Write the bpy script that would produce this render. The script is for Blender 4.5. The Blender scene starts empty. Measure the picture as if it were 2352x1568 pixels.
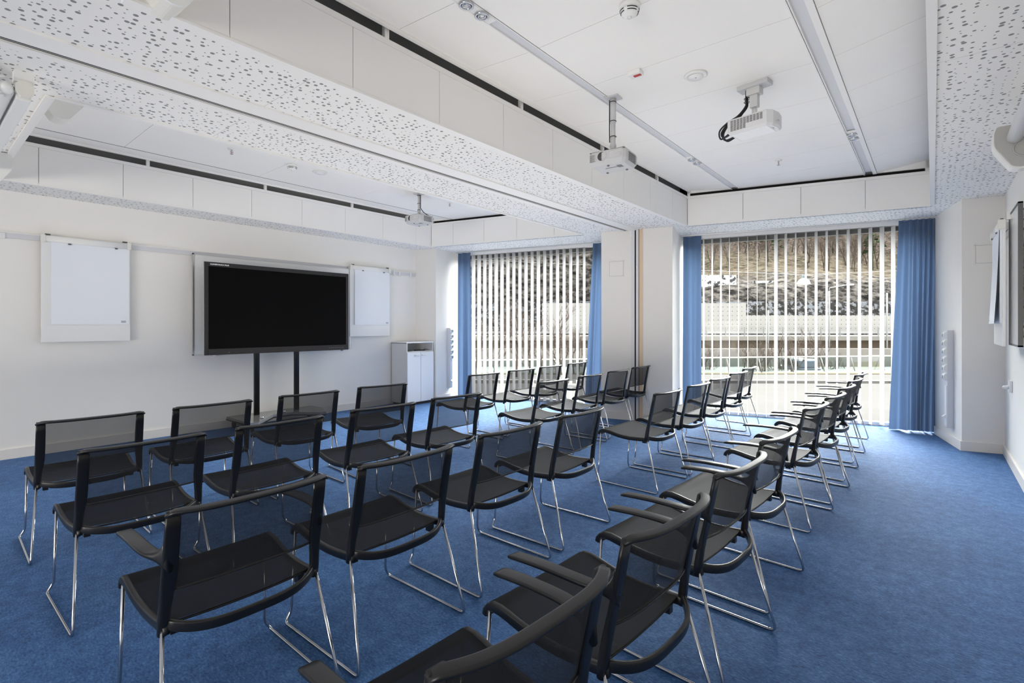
import bpy, bmesh, math, random
from mathutils import Vector, Matrix, Quaternion
random.seed(7)
SC = bpy.context.scene
COL = SC.collection
R = math.radians
PI = math.pi

# ------------------------------------------------------------------ materials
def mat(name, col=(.8, .8, .8), rough=.5, metal=0., spec=.5, **k):
    m = bpy.data.materials.new(name); m.use_nodes = True
    b = m.node_tree.nodes['Principled BSDF']
    b.inputs['Base Color'].default_value = (*col, 1)
    b.inputs['Roughness'].default_value = rough
    b.inputs['Metallic'].default_value = metal
    b.inputs['Specular IOR Level'].default_value = spec
    for a, v in k.items(): b.inputs[a].default_value = v
    return m
class N:
    """tiny node-graph helper"""
    def __init__(s, m): s.t = m.node_tree; s.b = s.t.nodes['Principled BSDF']; s.out = s.t.nodes['Material Output']
    def n(s, typ, **k):
        x = s.t.nodes.new(typ)
        for a, v in k.items():
            if a.startswith('i_'):
                key = a[2:]; key = int(key) if key.isdigit() else key.replace('_', ' ')
                if hasattr(v, 'node'): s.t.links.new(v, x.inputs[key])
                else: x.inputs[key].default_value = v
            else: setattr(x, a, v)
        return x
    def l(s, a, b): s.t.links.new(a, b)
    def math(s, op, a, b=None, c=None):
        x = s.n('ShaderNodeMath', operation=op)
        for i, v in enumerate((a, b, c)):
            if v is None: continue
            if hasattr(v, 'node'): s.l(v, x.inputs[i])
            else: x.inputs[i].default_value = v
        return x.outputs[0]
    def mix(s, f, a, b):
        x = s.n('ShaderNodeMix', data_type='RGBA')
        for key, v in ((0, f), (6, a), (7, b)):
            if hasattr(v, 'node'): s.l(v, x.inputs[key])
            else: x.inputs[key].default_value = v if key == 0 else (*v, 1)
        return x.outputs[2]
    def coord(s, which='Object'): return s.n('ShaderNodeTexCoord').outputs[which]
    def noise(s, vec, scale, detail=3, rough=.5):
        x = s.n('ShaderNodeTexNoise'); s.l(vec, x.inputs['Vector']); x.inputs['Scale'].default_value = scale
        x.inputs['Detail'].default_value = detail; x.inputs['Roughness'].default_value = rough
        return x.outputs['Fac']
    def mapping(s, vec, scale=(1, 1, 1), rot=(0, 0, 0)):
        x = s.n('ShaderNodeMapping'); s.l(vec, x.inputs['Vector']); x.inputs['Scale'].default_value = scale; x.inputs['Rotation'].default_value = rot
        return x.outputs[0]
    def bump(s, h, strength=.3, dist=.01):
        x = s.n('ShaderNodeBump'); s.l(h, x.inputs['Height']); x.inputs['Strength'].default_value = strength; x.inputs['Distance'].default_value = dist
        s.l(x.outputs[0], s.b.inputs['Normal'])
    def ramp(s, f, stops):
        x = s.n('ShaderNodeValToRGB'); s.l(f, x.inputs[0]); cr = x.color_ramp
        while len(cr.elements) < len(stops): cr.elements.new(.5)
        for e, (p, c) in zip(cr.elements, stops): e.position = p; e.color = (*c, 1)
        return x.outputs[0]

def paint(name, col, rough=.6, amt=.03, spec=.3):
    m = mat(name, col, rough, spec=spec); g = N(m); c = g.coord()
    f = g.noise(c, 1.3, 4)
    g.l(g.mix(f, tuple(x*(1-amt) for x in col), tuple(min(1, x*(1+amt)) for x in col)), g.b.inputs['Base Color'])
    g.bump(g.noise(c, 220, 2), .05, .002)
    return m
M = {}
M['wall'] = paint('wall paint', (.84, .82, .78))
M['pier'] = paint('pier paint', (.78, .755, .715))
M['white'] = paint('white lacquer', (.84, .825, .80), .45)
M['ceil'] = paint('ceiling panel', (.90, .875, .835), .55)
M['skirt'] = paint('skirting paint', (.78, .75, .71), .4)
M['plastic_white'] = mat('white plastic', (.80, .80, .78), .35)
M['cream'] = mat('cream plastic', (.76, .74, .68), .4)
M['paper'] = paint('flipchart paper', (.80, .83, .87), .7)
M['board'] = mat('white board face', (.80, .80, .79), .22)
M['lam_grey'] = paint('grey laminate', (.60, .60, .60), .4)
M['lam_white'] = paint('white laminate', (.78, .79, .81), .35)
M['alu'] = mat('aluminium', (.62, .62, .63), .32, .9)
M['alu_light'] = paint('pale metal strip', (.66, .66, .68), .4)
M['steel_dark'] = mat('dark grey metal', (.11, .11, .11), .45, .5)
M['chrome'] = mat('chrome', (.56, .57, .59), .10, 1.)
M['black'] = mat('black plastic', (.010, .010, .011), .34, spec=.5)
M['rubber'] = mat('black rubber', (.012, .012, .013), .6)
M['screen_glass'] = mat('black screen glass', (.003, .003, .003), .25, spec=.06)
M['bezel'] = mat('dark bezel', (.028, .026, .026), .35, spec=.25)
M['pole'] = mat('black satin pole', (.018, .017, .016), .35, .3)
M['gloss_base'] = mat('glossy grey plate', (.24, .24, .24), .18, .2)
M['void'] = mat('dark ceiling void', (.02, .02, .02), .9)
M['void2'] = mat('grey ceiling void', (.30, .30, .295), .9)
M['wood'] = paint('pale wood strip', (.70, .54, .38), .5)
M['proj_grey'] = paint('projector grey plastic', (.56, .56, .57), .4)
M['proj_white'] = paint('projector white plastic', (.72, .72, .73), .35)
M['lens'] = mat('lens glass', (.03, .03, .03), .05, spec=.8)
M['lens_ring'] = mat('lens ring', (.16, .155, .15), .35)
M['cap_grey'] = paint('grey plastic', (.40, .40, .385), .45)
M['red'] = mat('red window', (.45, .03, .03), .3)
M['grey_print'] = mat('grey print', (.42, .44, .46), .6)
M['white_print'] = mat('white print', (.85, .85, .85), .5)
M['bulb'] = mat('clear bulb', (.75, .75, .76), .1, .3)

def lamp_mat(name, col, s):
    m = mat(name, col, .4); b = m.node_tree.nodes['Principled BSDF']
    b.inputs['Emission Color'].default_value = (*col, 1); b.inputs['Emission Strength'].default_value = s
    return m

# carpet
m = mat('blue carpet', (.1, .2, .4), .7, spec=.12); g = N(m); c = g.coord()
warp = g.noise(c, 3.0, 3)
st = g.noise(g.mapping(c, (38, 150, 1), (0, 0, R(20))), 1.0, 4, .65)
fine = g.noise(c, 300, 3, .7)
big = g.noise(c, 1.1, 4, .6)
mid = g.noise(c, 16, 4, .6)
grain = g.noise(g.mapping(c, (70, 110, 1), (0, 0, R(25))), 1.0, 4, .7)
f = g.math('ADD', g.math('MULTIPLY', st, .24), g.math('ADD', g.math('MULTIPLY', grain, .40), g.math('ADD', g.math('MULTIPLY', big, .14), g.math('MULTIPLY', mid, .22))))
colr = g.ramp(f, [(.38, (.013, .045, .135)), (.50, (.044, .130, .325)), (.61, (.105, .255, .53))])
g.l(colr, g.b.inputs['Base Color']); g.b.inputs['Sheen Weight'].default_value = .14; g.b.inputs['Sheen Roughness'].default_value = .5
g.b.inputs['Sheen Tint'].default_value = (.6, .75, 1, 1)
g.bump(g.math('ADD', fine, g.math('MULTIPLY', st, .8)), .55, .006)
M['carpet'] = m

# perforated plasterboard: randomly scattered round holes of three sizes in white boards
m = mat('perforated board', (.84, .825, .80), .7, spec=.2); g = N(m); c = g.coord()
c2 = g.mapping(c, (1, 1, 0))
v = g.n('ShaderNodeTexVoronoi', voronoi_dimensions='2D', feature='F1'); g.l(c2, v.inputs['Vector'])
v.inputs['Scale'].default_value = 24; v.inputs['Randomness'].default_value = .80
sep = g.n('ShaderNodeSeparateColor'); g.l(v.outputs['Color'], sep.inputs[0])
d = g.math('DIVIDE', v.outputs['Distance'], 24); u = sep.outputs[0]
rad = g.math('ADD', .0040, g.math('ADD', g.math('MULTIPLY', g.math('GREATER_THAN', u, .48), .0034), g.math('MULTIPLY', g.math('GREATER_THAN', u, .80), .0030)))
h = g.math('MULTIPLY', g.math('LESS_THAN', d, rad), g.math('GREATER_THAN', u, .16))
sx = g.n('ShaderNodeSeparateXYZ'); g.l(c, sx.inputs[0])
jt = g.math('ABSOLUTE', g.math('SUBTRACT', g.math('FRACT', g.math('DIVIDE', g.math('ADD', sx.outputs[1], .52), 1.97)), .5))
joint = g.math('LESS_THAN', g.math('ABSOLUTE', g.math('SUBTRACT', jt, .5)), .0009)
tot = g.math('MAXIMUM', h, g.math('MULTIPLY', joint, .45))
g.l(g.mix(tot, (.84, .825, .80), (.25, .25, .25)), g.b.inputs['Base Color'])
g.bump(g.math('MULTIPLY', h, -1), .6, .01)
M['perf'] = m

# woven mesh fabric (see-through)
def meshfab(name, open_, col):
    m = mat(name, col, .7, spec=.12); g = N(m); c = g.coord('UV')
    w = g.n('ShaderNodeTexChecker'); g.l(g.mapping(c, (1, 1, 1)), w.inputs['Vector']); w.inputs['Scale'].default_value = 260
    tr = g.n('ShaderNodeBsdfTransparent'); mx = g.n('ShaderNodeMixShader')
    lw = g.n('ShaderNodeLayerWeight', i_Blend=.35)
    a = g.math('MULTIPLY', g.math('SUBTRACT', 1, g.math('MULTIPLY', lw.outputs['Facing'], .75)), open_)
    a = g.math('MULTIPLY', a, g.math('ADD', .82, g.math('MULTIPLY', w.outputs['Fac'], .36)))
    trl = g.n('ShaderNodeBsdfTranslucent'); trl.inputs['Color'].default_value = (.16, .16, .165, 1)
    mx0 = g.n('ShaderNodeMixShader'); mx0.inputs[0].default_value = .12
    g.l(g.b.outputs[0], mx0.inputs[1]); g.l(trl.outputs[0], mx0.inputs[2])
    g.l(a, mx.inputs[0]); g.l(mx0.outputs[0], mx.inputs[1]); g.l(tr.outputs[0], mx.inputs[2])
    g.l(mx.outputs[0], g.out.inputs['Surface'])
    return m
M['mesh_back'] = meshfab('black back mesh', .30, (.011, .011, .012))
M['mesh_seat'] = meshfab('black seat mesh', .05, (.013, .013, .0135))
M['mesh_seat'].node_tree.nodes['Principled BSDF'].inputs['Roughness'].default_value = .62

# curtain cloth
m = mat('blue curtain cloth', (.085, .16, .33), .75, spec=.2); g = N(m); c = g.coord()
g.l(g.mix(g.noise(c, 90, 3), (.066, .112, .195), (.088, .140, .235)), g.b.inputs['Base Color'])
g.b.inputs['Sheen Weight'].default_value = .3
trl = g.n('ShaderNodeBsdfTranslucent'); trl.inputs['Color'].default_value = (.12, .20, .36, 1)
mx = g.n('ShaderNodeMixShader'); mx.inputs[0].default_value = .18
g.l(g.b.outputs[0], mx.inputs[1]); g.l(trl.outputs[0], mx.inputs[2]); g.l(mx.outputs[0], g.out.inputs['Surface'])
M['curtain'] = m
# blind slat
m = mat('white blind fabric', (.60, .60, .60), .9, spec=.05); g = N(m)
trl = g.n('ShaderNodeBsdfTranslucent'); trl.inputs['Color'].default_value = (.6, .6, .61, 1)
mx = g.n('ShaderNodeMixShader'); mx.inputs[0].default_value = .14
g.l(g.b.outputs[0], mx.inputs[1]); g.l(trl.outputs[0], mx.inputs[2]); g.l(mx.outputs[0], g.out.inputs['Surface'])
M['slat'] = m
def thin_glass(name, tint, refl):
    m = bpy.data.materials.new(name); m.use_nodes = True; t = m.node_tree; t.nodes.clear()
    o = t.nodes.new('ShaderNodeOutputMaterial'); tr = t.nodes.new('ShaderNodeBsdfTransparent'); tr.inputs[0].default_value = (*tint, 1)
    gl = t.nodes.new('ShaderNodeBsdfGlossy'); gl.inputs['Roughness'].default_value = .02
    fr = t.nodes.new('ShaderNodeFresnel'); fr.inputs[0].default_value = 1.4
    mu = t.nodes.new('ShaderNodeMath'); mu.operation = 'MULTIPLY'; mu.inputs[1].default_value = refl
    mx = t.nodes.new('ShaderNodeMixShader')
    t.links.new(fr.outputs[0], mu.inputs[0]); t.links.new(mu.outputs[0], mx.inputs[0]); t.links.new(tr.outputs[0], mx.inputs[1]); t.links.new(gl.outputs[0], mx.inputs[2])
    t.links.new(mx.outputs[0], o.inputs[0]); return m
M['glass'] = thin_glass('window glass', (.93, .95, .95), .2)
M['balglass'] = thin_glass('balustrade glass', (.62, .74, .72), 1.)
# outdoors
def ground_mat(name, a, b, sc, rough=.9):
    m = mat(name, a, 1., spec=0.); g = N(m); c = g.coord()
    g.l(g.mix(g.noise(c, sc, 5, .6), a, b), g.b.inputs['Base Color']); return m
M['paving'] = ground_mat('pale paving', (.092, .090, .088), (.118, .115, .112), 1.2)
M['asphalt'] = ground_mat('asphalt', (.16, .155, .15), (.22, .215, .21), 2)
M['kerb'] = ground_mat('granite kerb', (.22, .21, .2), (.32, .31, .3), 8)
M['concrete'] = ground_mat('concrete', (.30, .29, .27), (.38, .365, .34), .6)
M['brownwall'] = ground_mat('stained concrete', (.13, .105, .08), (.19, .155, .12), .5)
M['dullgrass'] = ground_mat('dull grass', (.09, .085, .055), (.16, .145, .095), 1.5)
m = mat('noise barrier panels', (.6, .6, .58), 1., spec=0.); g = N(m); c = g.coord()
sx = g.n('ShaderNodeSeparateXYZ'); g.l(c, sx.inputs[0])
dx = g.math('SUBTRACT', g.math('FRACT', g.math('MULTIPLY', sx.outputs[0], 1/.66)), .5); dz = g.math('SUBTRACT', g.math('FRACT', g.math('MULTIPLY', sx.outputs[2], 1/.60)), .5)
rr = g.math('ADD', g.math('MULTIPLY', dx, dx), g.math('MULTIPLY', dz, dz))
dot = g.math('LESS_THAN', rr, .0075)
g.l(g.mix(dot, (.46, .455, .445), (.09, .09, .09)), g.b.inputs['Base Color']); M['barrier'] = m
# hillside: rock low down, dry grass on the shelf, leaf litter under the woods
m = mat('hillside', (.2, .2, .2), 1., spec=0.); g = N(m); c = g.coord()
sx = g.n('ShaderNodeSeparateXYZ'); g.l(c, sx.inputs[0])
da = g.n('ShaderNodeVectorMath', operation='DOT_PRODUCT'); g.l(c, da.inputs[0]); da.inputs[1].default_value = (.7711, .6367, 0)
lf = g.n('ShaderNodeMapRange', i_1=12., i_2=26., i_3=14., i_4=0.); g.l(da.outputs['Value'], lf.inputs[0])
hz = g.math('ADD', g.math('SUBTRACT', sx.outputs[2], lf.outputs[0]), g.math('MULTIPLY', g.math('SUBTRACT', g.noise(c, .22, 4), .5), 7))
rock = g.ramp(g.noise(g.mapping(c, (1, 1, 2.2)), .75, 8, .72), [(.36, (.012, .012, .012)), (.46, (.06, .056, .054)), (.56, (.20, .185, .17)), (.66, (.30, .28, .26))])
graf = g.ramp(g.noise(g.mapping(c, (1, 1, 1)), 1.1, 5, .75), [(.50, (.05, .05, .05)), (.56, (.42, .43, .46)), (.66, (.20, .27, .36)), (.70, (.1, .1, .1))])
rock = g.mix(g.math('MULTIPLY', g.math('LESS_THAN', sx.outputs[2], 4.9), .85), rock, graf)
grass = g.ramp(g.noise(g.mapping(c, (1, 1, 2)), .7, 8, .75), [(.36, (.045, .040, .030)), (.50, (.17, .145, .11)), (.64, (.27, .235, .185))])
wood = g.ramp(g.noise(g.mapping(c, (3, 3, .45)), .8, 8, .78), [(.36, (.014, .013, .011)), (.50, (.095, .076, .064)), (.64, (.24, .20, .175))])
snow = g.math('GREATER_THAN', g.noise(c, .35, 5, .65), .66)
wood = g.mix(g.math('MULTIPLY', snow, .0), wood, (.6, .6, .6))
k = g.mix(g.math('SMOOTH_MIN', g.math('MAXIMUM', g.math('DIVIDE', g.math('SUBTRACT', hz, 8.6), 2.2), 0), 1, .2), rock, grass)
k = g.mix(g.math('SMOOTH_MIN', g.math('MAXIMUM', g.math('DIVIDE', g.math('SUBTRACT', hz, 14), 3.), 0), 1, .2), k, wood)
g.l(k, g.b.inputs['Base Color']); g.bump(g.noise(c, .8, 6, .7), 1., .8)
M['hill'] = m
M['bark'] = ground_mat('bare bark', (.085, .070, .06), (.19, .155, .135), 4)
M['birch'] = ground_mat('pale birch bark', (.22, .20, .18), (.40, .37, .34), 3)
M['bark_dark'] = ground_mat('dark bark', (.045, .042, .038), (.10, .09, .08), 4)
M['pine'] = ground_mat('pine needles', (.035, .055, .028), (.085, .11, .06), 3)
M['railmetal'] = mat('galvanised rail', (.35, .36, .36), .5, .6)
M['lampwhite'] = mat('white lamp hood', (.9, .9, .9), .5)
M['lampstub'] = mat('blue grey lamp neck', (.22, .30, .32), .5)
M['vanblue'] = mat('blue grey van paint', (.16, .19, .27), .3)
m = mat('painted wall', (.7, .7, .7), .8); g = N(m); c = g.coord()
g.l(g.ramp(g.noise(c, 1.6, 3, .6), [(.40, (.08, .08, .09)), (.44, (.66, .66, .68)), (.62, (.70, .70, .72)), (.66, (.2, .2, .24))]), g.b.inputs['Base Color']); M['graffiti'] = m

# ------------------------------------------------------------------ mesh building
def frame_from(t, ref=Vector((0, 0, 1))):
    t = t.normalized()
    a = ref - t*ref.dot(t)
    if a.length < 1e-4: a = Vector((1, 0, 0)) - t*t.x
    a.normalize(); return a, t.cross(a)
class MB:
    def __init__(s): s.v = []; s.f = []; s.smooth = []; s.uv = None
    def add(s, vs, fs, smooth=False):
        o = len(s.v); s.v += [Vector(x) for x in vs]; s.f += [[i+o for i in f] for f in fs]; s.smooth += [smooth]*len(fs); return s
    def box(s, x0, x1, y0, y1, z0, z1, mtx=None, bev=0):
        if bev:
            bm = bmesh.new(); bmesh.ops.create_cube(bm, size=1)
            bmesh.ops.scale(bm, vec=(x1-x0, y1-y0, z1-z0), verts=bm.verts); bmesh.ops.translate(bm, vec=((x0+x1)/2, (y0+y1)/2, (z0+z1)/2), verts=bm.verts)
            bmesh.ops.bevel(bm, geom=bm.edges[:], offset=bev, segments=2, profile=.6, affect='EDGES')
            bm.verts.ensure_lookup_table(); bm.verts.index_update()
            vs = [v.co.copy() for v in bm.verts]; fs = [[v.index for v in f.verts] for f in bm.faces]; bm.free()
        else:
            vs = [Vector((x, y, z)) for x in (x0, x1) for y in (y0, y1) for z in (z0, z1)]
            fs = [[0, 1, 3, 2], [4, 6, 7, 5], [0, 4, 5, 1], [2, 3, 7, 6], [0, 2, 6, 4], [1, 5, 7, 3]]
        if mtx is not None: vs = [mtx @ v for v in vs]
        return s.add(vs, fs)
    def prism(s, poly, z0, z1, mtx=None):
        a = 0
        for (x, y), (x2, y2) in zip(poly, poly[1:]+poly[:1]): a += x*y2-x2*y
        if a < 0: poly = poly[::-1]
        n = len(poly); vs = [Vector((x, y, z0)) for x, y in poly]+[Vector((x, y, z1)) for x, y in poly]
        fs = [list(range(n))[::-1], list(range(n, 2*n))]+[[i, (i+1) % n, n+(i+1) % n, n+i] for i in range(n)]
        if mtx is not None: vs = [mtx @ v for v in vs]
        return s.add(vs, fs)
    def sweep(s, path, sect, ref=Vector((0, 0, 1)), cap=True, smooth=True, closed=False):
        """sect: function(i)->list of (a,b) in the frame (ref-ish, side)"""
        P = [Vector(p) for p in path]; n = len(P); k = None; base = len(s.v); vs = []; fs = []
        pa = None
        for i, p in enumerate(P):
            t = (P[(i+1) % n]-P[i-1]) if closed else (P[min(i+1, n-1)]-P[max(i-1, 0)])
            t.normalize()
            if pa is None: a, b = frame_from(t, ref)
            else:
                a = pa-t*pa.dot(t)
                a.normalize(); b = t.cross(a)
            pa = a
            sc = sect(i) if callable(sect) else sect
            k = len(sc)
            vs += [p+a*x+b*y for x, y in sc]
        rng = n if closed else n-1
        for i in range(rng):
            for j in range(k):
                fs.append([i*k+j, i*k+(j+1) % k, ((i+1) % n)*k+(j+1) % k, ((i+1) % n)*k+j])
        if cap and not closed: fs += [list(range(k))[::-1], [(n-1)*k+j for j in range(k)]]
        return s.add(vs, fs, smooth)
    def tube(s, path, r, k=8, closed=False, ref=Vector((0, 0, 1))):
        rr = r if callable(r) else (lambda i: r)
        return s.sweep(path, lambda i: [(math.cos(2*PI*j/k)*rr(i), math.sin(2*PI*j/k)*rr(i)) for j in range(k)], ref, closed=closed)
    def lathe(s, prof, c=(0, 0, 0), axis=(0, 0, 1), k=24, caps=True):
        a, b = frame_from(Vector(axis), Vector((1, 0, 0.01))); ax = Vector(axis).normalized(); c = Vector(c)
        vs = []; fs = []; n = len(prof)
        for r, h in prof: vs += [c+ax*h+(a*math.cos(2*PI*j/k)+b*math.sin(2*PI*j/k))*max(r, 1e-5) for j in range(k)]
        for i in range(n-1):
            for j in range(k): fs.append([i*k+j, i*k+(j+1) % k, (i+1)*k+(j+1) % k, (i+1)*k+j])
        if caps: fs += [list(range(k))[::-1], [(n-1)*k+j for j in range(k)]]
        return s.add(vs, fs, True)
    def grid(s, nu, nv, fn, smooth=True, uv=True):
        o = len(s.v); vs = [fn(i/nu, j/nv) for i in range(nu+1) for j in range(nv+1)]
        fs = [[i*(nv+1)+j, (i+1)*(nv+1)+j, (i+1)*(nv+1)+j+1, i*(nv+1)+j+1] for i in range(nu) for j in range(nv)]
        if uv:
            if s.uv is None: s.uv = {}
            for i in range(nu+1):
                for j in range(nv+1): s.uv[o+i*(nv+1)+j] = (i/nu, j/nv)
        return s.add(vs, fs, smooth)
    def data(s, name, m):
        me = bpy.data.meshes.new(name); me.from_pydata(s.v, [], s.f); me.update()
        bm = bmesh.new(); bm.from_mesh(me); bmesh.ops.recalc_face_normals(bm, faces=bm.faces); bm.to_mesh(me); bm.free()
        me.polygons.foreach_set('use_smooth', s.smooth if len(s.smooth) == len(me.polygons) else [False]*len(me.polygons))
        if s.uv:
            ul = me.uv_layers.new(name='UVMap')
            for lp in me.loops: ul.data[lp.index].uv = s.uv.get(lp.vertex_index, (0, 0))
        me.materials.append(M[m] if isinstance(m, str) else m); return me
    def obj(s, name, m, parent=None):
        o = bpy.data.objects.new(name, s.data(name, m)); COL.objects.link(o)
        if parent: o.parent = parent
        return o
def rect(w, h): return [(-w/2, -h/2), (w/2, -h/2), (w/2, h/2), (-w/2, h/2)]
def rrect(w, h, r, k=3):
    pts = []
    for cx, cy, a0 in ((w/2-r, h/2-r, 0), (-w/2+r, h/2-r, 90), (-w/2+r, -h/2+r, 180), (w/2-r, -h/2+r, 270)):
        for i in range(k+1): a = R(a0+90*i/k); pts.append((cx+r*math.cos(a), cy+r*math.sin(a)))
    return pts
def ell(a, b, k=10): return [(a*math.cos(2*PI*j/k), b*math.sin(2*PI*j/k)) for j in range(k)]
def fillet(pts, r, k=5):
    P = [Vector(p) for p in pts]; out = [P[0]]
    for i in range(1, len(P)-1):
        a, b, c = P[i-1], P[i], P[i+1]; u = (a-b); w = (c-b); d = min(r, u.length*.45, w.length*.45)
        p0 = b+u.normalized()*d; p1 = b+w.normalized()*d
        for j in range(k+1):
            t = j/k; out.append(p0*(1-t)**2+b*2*t*(1-t)+p1*t*t)
    out.append(P[-1]); return out
def catmull(pts, n=6):
    P = [Vector(p) for p in pts]; P = [P[0]*2-P[1]]+P+[P[-1]*2-P[-2]]; out = []
    for i in range(1, len(P)-2):
        for j in range(n):
            t = j/n; p0, p1, p2, p3 = P[i-1:i+3]
            out.append(.5*((2*p1)+(p2-p0)*t+(2*p0-5*p1+4*p2-p3)*t*t+(-p0+3*p1-3*p2+p3)*t**3))
    out.append(P[-2]); return out

def empty(name, loc=(0, 0, 0), rz=0):
    o = bpy.data.objects.new(name, None); COL.objects.link(o); o.location = loc; o.rotation_euler = (0, 0, rz); o.empty_display_size = .1
    return o
def tag(o, label=None, cat=None, group=None, kind=None):
    for k, v in (('label', label), ('category', cat), ('group', group), ('kind', kind)):
        if v: o[k] = v
    return o
def thing(name, label, cat, loc=(0, 0, 0), rz=0, group=None): return tag(empty(name, loc, rz), label, cat, group)
def struct(o, label=None, cat=None): return tag(o, label, cat, None, 'structure')
def kids(o): return [c for c in bpy.data.objects if c.parent == o]
def copy_thing(o):
    c = o.copy(); COL.objects.link(c)
    for ch in kids(o):
        d = ch.copy(); COL.objects.link(d); d.parent = c
        for g2 in kids(ch):
            e = g2.copy(); COL.objects.link(e); e.parent = d
    return c

# ------------------------------------------------------------------ room dimensions
H = 1.34                     # eye height
XL, XR = -7.155, .577        # side walls
ZS, ZC = 2.69, 3.11          # soffit, coffer ceiling
S = .238; PHI = math.atan(S) # the window wall stands askew
YB = -7.0                    # wall behind
CXL0, CXL1 = -6.60, -4.00    # coffer by the screen wall
CXR0, CXR1 = -2.55, -.02     # coffer over the seats
CYB = .60; OFF = 7.40        # coffer ends
def FP(X, off, z=0): return Vector((X, off+S*X, z))
def fmtx(X, off, z=0): return Matrix.Translation(FP(X, off, z)) @ Matrix.Rotation(PHI, 4, 'Z')   # local x along facade, y outward
CP = math.cos(PHI)

# floor
struct(MB().prism([(XL-.3, YB), (XR+.3, YB), (XR+.3, 8.62+S*XR), (XL-.3, 8.62+S*XL)], -.25, 0).obj('floor', 'carpet'))
# side and back walls
struct(MB().box(XL-.25, XL, YB-.2, 7.2, -.25, 3.5).obj('wall_left', 'wall'))
struct(MB().box(XR, XR+.25, YB-.2, 9.0, -.25, 3.5).obj('wall_right', 'wall'))
struct(MB().box(XL-.25, XR+.25, YB-.2, YB, -.25, 3.5).obj('wall_back', 'wall'))
struct(MB().prism([(XL-.3, YB-.2), (XR+.3, YB-.2), (XR+.3, 8.9+S*XR), (XL-.3, 8.9+S*XL)], 3.42, 3.55).obj('ceiling', 'void2'))
# skirtings
struct(MB().box(XL, XL+.016, YB, 5.36, 0, .098).obj('baseboard_left', 'skirt'))
struct(MB().box(XR-.016, XR, YB, 7.34, 0, .098).obj('baseboard_right', 'skirt'))

# soffits of perforated board (one ring around the coffers)
sof = MB(); zt = ZS+.02
def q(poly): sof.prism(poly, ZS, zt)
fe = lambda X: OFF+S*X
we = lambda X: 8.60+S*X
e_ = .005                    # boards stop just short of the fascias
q([(XL, YB), (CXL0-e_, YB), (CXL0-e_, fe(CXL0)+e_), (XL, fe(XL)+e_)])
q([(CXR1+e_, YB), (XR, YB), (XR, fe(XR)+e_), (CXR1+e_, fe(CXR1)+e_)])
q([(XL, fe(XL)+e_), (XR, fe(XR)+e_), (XR, we(XR)), (XL, we(XL))])
q([(CXL0-e_, YB), (CXL1+e_, YB), (CXL1+e_, CYB-e_), (CXL0-e_, CYB-e_)])
q([(CXR0-e_, YB), (CXR1+e_, YB), (CXR1+e_, CYB-e_), (CXR0-e_, CYB-e_)])
TX0, TX1 = -3.47, -3.18      # steel track of the folding partition
q([(CXL1+e_, CYB-e_), (TX0, CYB-e_), (TX0, fe(TX0)+e_), (CXL1+e_, fe(CXL1)+e_)]); q([(CXL1+e_, YB), (TX0, YB), (TX0, CYB-e_), (CXL1+e_, CYB-e_)])
q([(TX1, YB), (CXR0-e_, YB), (CXR0-e_, fe(CXR0)+e_), (TX1, fe(TX1)+e_)])
struct(sof.obj('ceiling_soffit', 'perf'))
# partition track
tr = MB()
ye = fe(-3.3)+.02
tr.box(-3.33, TX1, YB, ye, ZS-.012, ZS+.03)
tr.box(TX0, -3.352, YB, ye, ZS-.004, ZS+.03)
tr.box(-3.43, -3.375, YB, ye, ZS-.016, ZS-.002)
tr.box(-3.352, -3.33, YB, ye, ZS+.03, ZS+.05)
struct(tr.obj('trim_1', 'white'))
tr = MB(); tr.box(-3.3515, -3.3305, YB, ye, ZS-.008, ZS+.029); tr.box(-3.445, -3.436, YB, ye, ZS-.0055, ZS); tr.box(-3.372, -3.366, YB, ye, ZS-.0055, ZS); struct(tr.obj('trim_2', 'void'))  # near-black filler strips colour in the shade of the track slots
# white edge strips round the coffers
ed = MB(); z0, z1 = ZS-.012, ZS+.001
ed.box(CXR0-.055, CXR0+.004, CYB, fe(CXR0), z0, z1)
ed.box(CXR1-.004, CXR1+.035, CYB, fe(CXR1), z0, z1)
ed.box(CXL0-.05, CXL0+.004, CYB, fe(CXL0), z0, z1)
ed.box(CXL1-.004, CXL1+.03, CYB, fe(CXL1), z0, z1)
ed.box(CXL0, CXL1, CYB-.04, CYB+.004, z0, z1)
for a, b in ((CXL0, CXL1), (CXR0, CXR1)):
    ed.prism([(a, fe(a)-.004), (b, fe(b)-.004), (b, fe(b)+.03), (a, fe(a)+.03)], z0, z1)
struct(ed.obj('trim_3', 'white'))

# coffer fascias: panels with hairline joints, a lip on top, then an open slot
FT = 3.075
def fascia_x(X, side, ya, yb, first, pitch=.66):
    """long fascia at x=X whose face looks to +x (side=1) or -x (side=-1)"""
    b = MB(); xa, xb = (X-.022, X) if side > 0 else (X, X+.022)
    ys = [ya]; y = first
    while y < yb-.05: ys.append(y); y += pitch
    ys.append(yb)
    for i in range(len(ys)-1): b.box(xa, xb, ys[i]+.002, ys[i+1]-.002, ZS+.001, FT-.035)
    b.box(xa-.004, xb+.004, ya, yb, FT-.034, FT)
    return b
def fascia_f(xa, xb, joints):
    b = MB(); xs = [xa]+joints+[xb]
    for i in range(len(xs)-1):
        p, r = xs[i], xs[i+1]
        b.box(.002, (r-p)/CP-.002, 0, .022, 0, FT-.035-ZS, fmtx(p, OFF, ZS))
    b.box(0, (xb-xa)/CP, -.004, .026, FT-.034-ZS, FT-ZS, fmtx(xa, OFF, ZS))
    return b
struct(fascia_x(CXR0, 1, CYB, fe(CXR0), 1.004).obj('trim_4', 'white'))
struct(fascia_x(CXL0, 1, CYB, fe(CXL0), .878).obj('trim_5', 'white'))
struct(fascia_x(CXR1, -1, CYB, fe(CXR1), 1.0).obj('trim_6', 'white'))
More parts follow.
